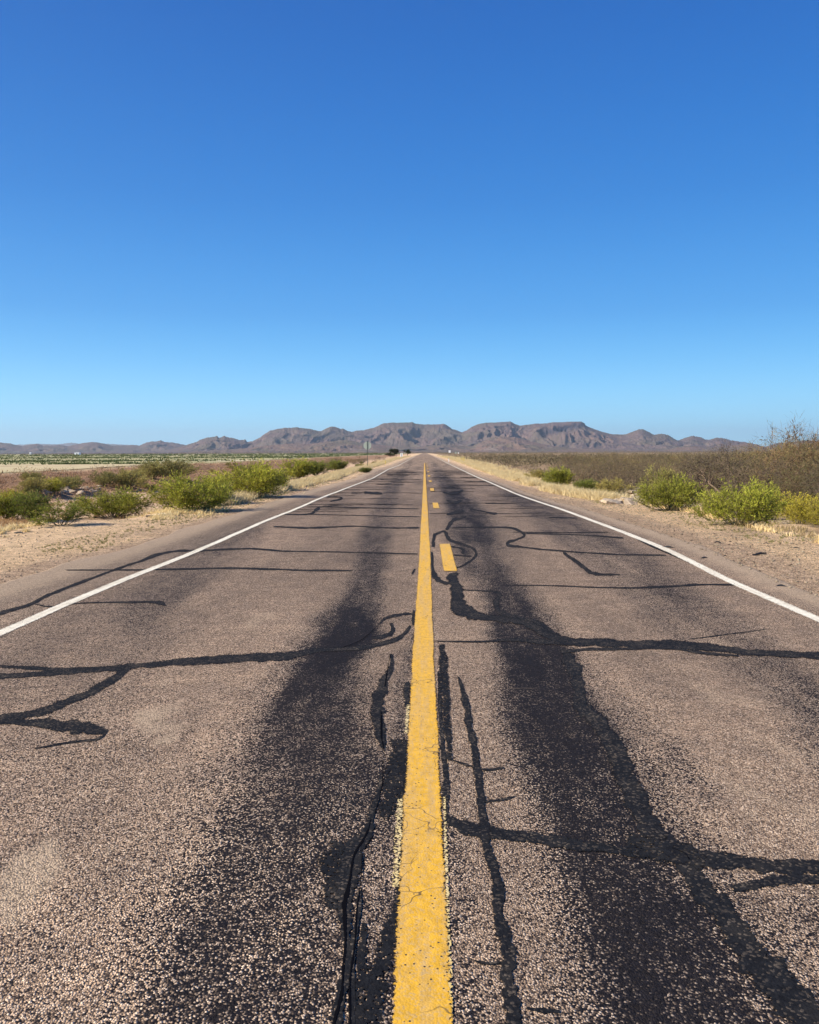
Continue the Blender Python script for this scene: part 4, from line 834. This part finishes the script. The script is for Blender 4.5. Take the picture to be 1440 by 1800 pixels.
# white twin-panel cabinet far down the left verge
x = at_dist(706, 380); zz = float(zterr(x, 380)); r0 = empty('utility_cabinet', (x, 380, zz)); tag(r0, 'white twin-door cabinet by the left verge before the dark trees', 'cabinet')
m = MB(); m.box((-.55, 0, 0), (.55, .6, 2.0)); m.build('body', M['metal'], r0)
for a in (-.53, .13): m = MB(); m.box((a, -.04, .12), (a+.40, -.003, 1.92)); d = m.build('door', M['wpanel'], r0); m = MB(); m.box((a+.3, -.07, .95), (a+.34, -.043, 1.15)); m.build('handle', M['post'], d)
m = MB(); m.box((-.6, -.06, 2.003), (.6, .66, 2.08)); m.build('top', M['wpanel'], r0)

def leafy_tree(seed, w, h, ca, cb, label, x, y):
    r = np.random.default_rng(seed); root = empty('leafy_tree', (x, y, float(zterr(x, y)))); tag(root, label, 'tree'); m = MB(); m.tube((0, 0, -.1), (.05, 0, h*.45), .16, .10, 7); P0, D, L = [], [], []
    for k in range(10):
        e = A((r.normal()*w*.22, r.normal()*w*.22, h*r.uniform(.45, .88))); m.tube((.05, 0, h*.3+.02*k), e, .06, .02, 4)
        q = r.normal(size=(150, 3))*A((w*.13, w*.13, h*.085))+e; P0.append(q); D.append(unit(r.normal(size=(150, 3)))); L.append(r.uniform(.2, .45, 150))
    m.build('trunk', M['bark'], root); P0 = np.concatenate(P0); t = r.random(len(P0))[:, None]; leaf_mesh('crown', P0, np.concatenate(D), np.concatenate(L), np.concatenate(L)*.6, ca*(1-t)+cb*t, M['leaf'], root, r)
dk = (A((.018,.022,.015)), A((.05,.06,.03)))
leafy_tree(31, 3.6, 4.6, *dk, 'dark tree left of the distant verge, tallest and leftmost', at_dist(690.5, 430), 430)
leafy_tree(32, 2.8, 4.2, *dk, 'dark tree close right of the tallest one, before the cabinet', at_dist(696.5, 433), 433)
leafy_tree(33, 3.2, 3.4, *dk, 'small dark tree between the cabinet and the road far away', at_dist(716.5, 450), 450)
leafy_tree(34, 4.5, 2.0, A((.04,.045,.025)), A((.09,.09,.04)), 'low dark bush at the foot of the two tall dark trees', at_dist(687, 415), 415)
# low farm buildings on the horizon
def farm(px, Y, w, h, d, label):
    x = at_dist(px, Y); z = float(zterr(x, Y)); root = empty('farm_building', (x, Y, z)); tag(root, label, 'building'); m = MB(); m.box((-w/2, 0, 0), (w/2, d, h)); m.build('wall', M['wpanel'], root)
    m = MB(); m.prism([(-w/2-.3, h+.003), (w/2+.3, h+.003), (w/2+.1, h+.5), (0, h+.95), (-w/2-.1, h+.5)], -.3, d+.3); m.build('roof', M['wpanel'], root)
    m = MB(); m.box((-w*.1, -.06, 0), (w*.1, -.003, h*.75)); m.build('door', M['glass'], root)
farm(135, 1300, 7.5, 2.6, 7, 'tiny white farm building on the horizon beyond the crop field')
farm(53, 1500, 2.4, 3.6, 2.4, 'narrow pale shed on the horizon left of the white farm building')

# ================================================================ HAZE
m = bpy.data.materials.new('haze'); m.use_nodes = True; nt = m.node_tree; nt.nodes.remove(nt.nodes['Principled BSDF'])
pv = nt.nodes.new('ShaderNodeVolumePrincipled'); pv.inputs['Color'].default_value = (.66, .82, 1.0, 1); pv.inputs['Density'].default_value = 3.1e-5; pv.inputs['Anisotropy'].default_value = 0.2
nt.links.new(pv.outputs[0], nt.nodes['Material Output'].inputs['Volume'])
b = MB(); b.box((-41000, -400, -4), (41000, 43000, 1100)); hz = b.build('haze', m); tag(hz, kind='stuff'); hz['label'] = 'thin bluish air haze over the distant mountains'
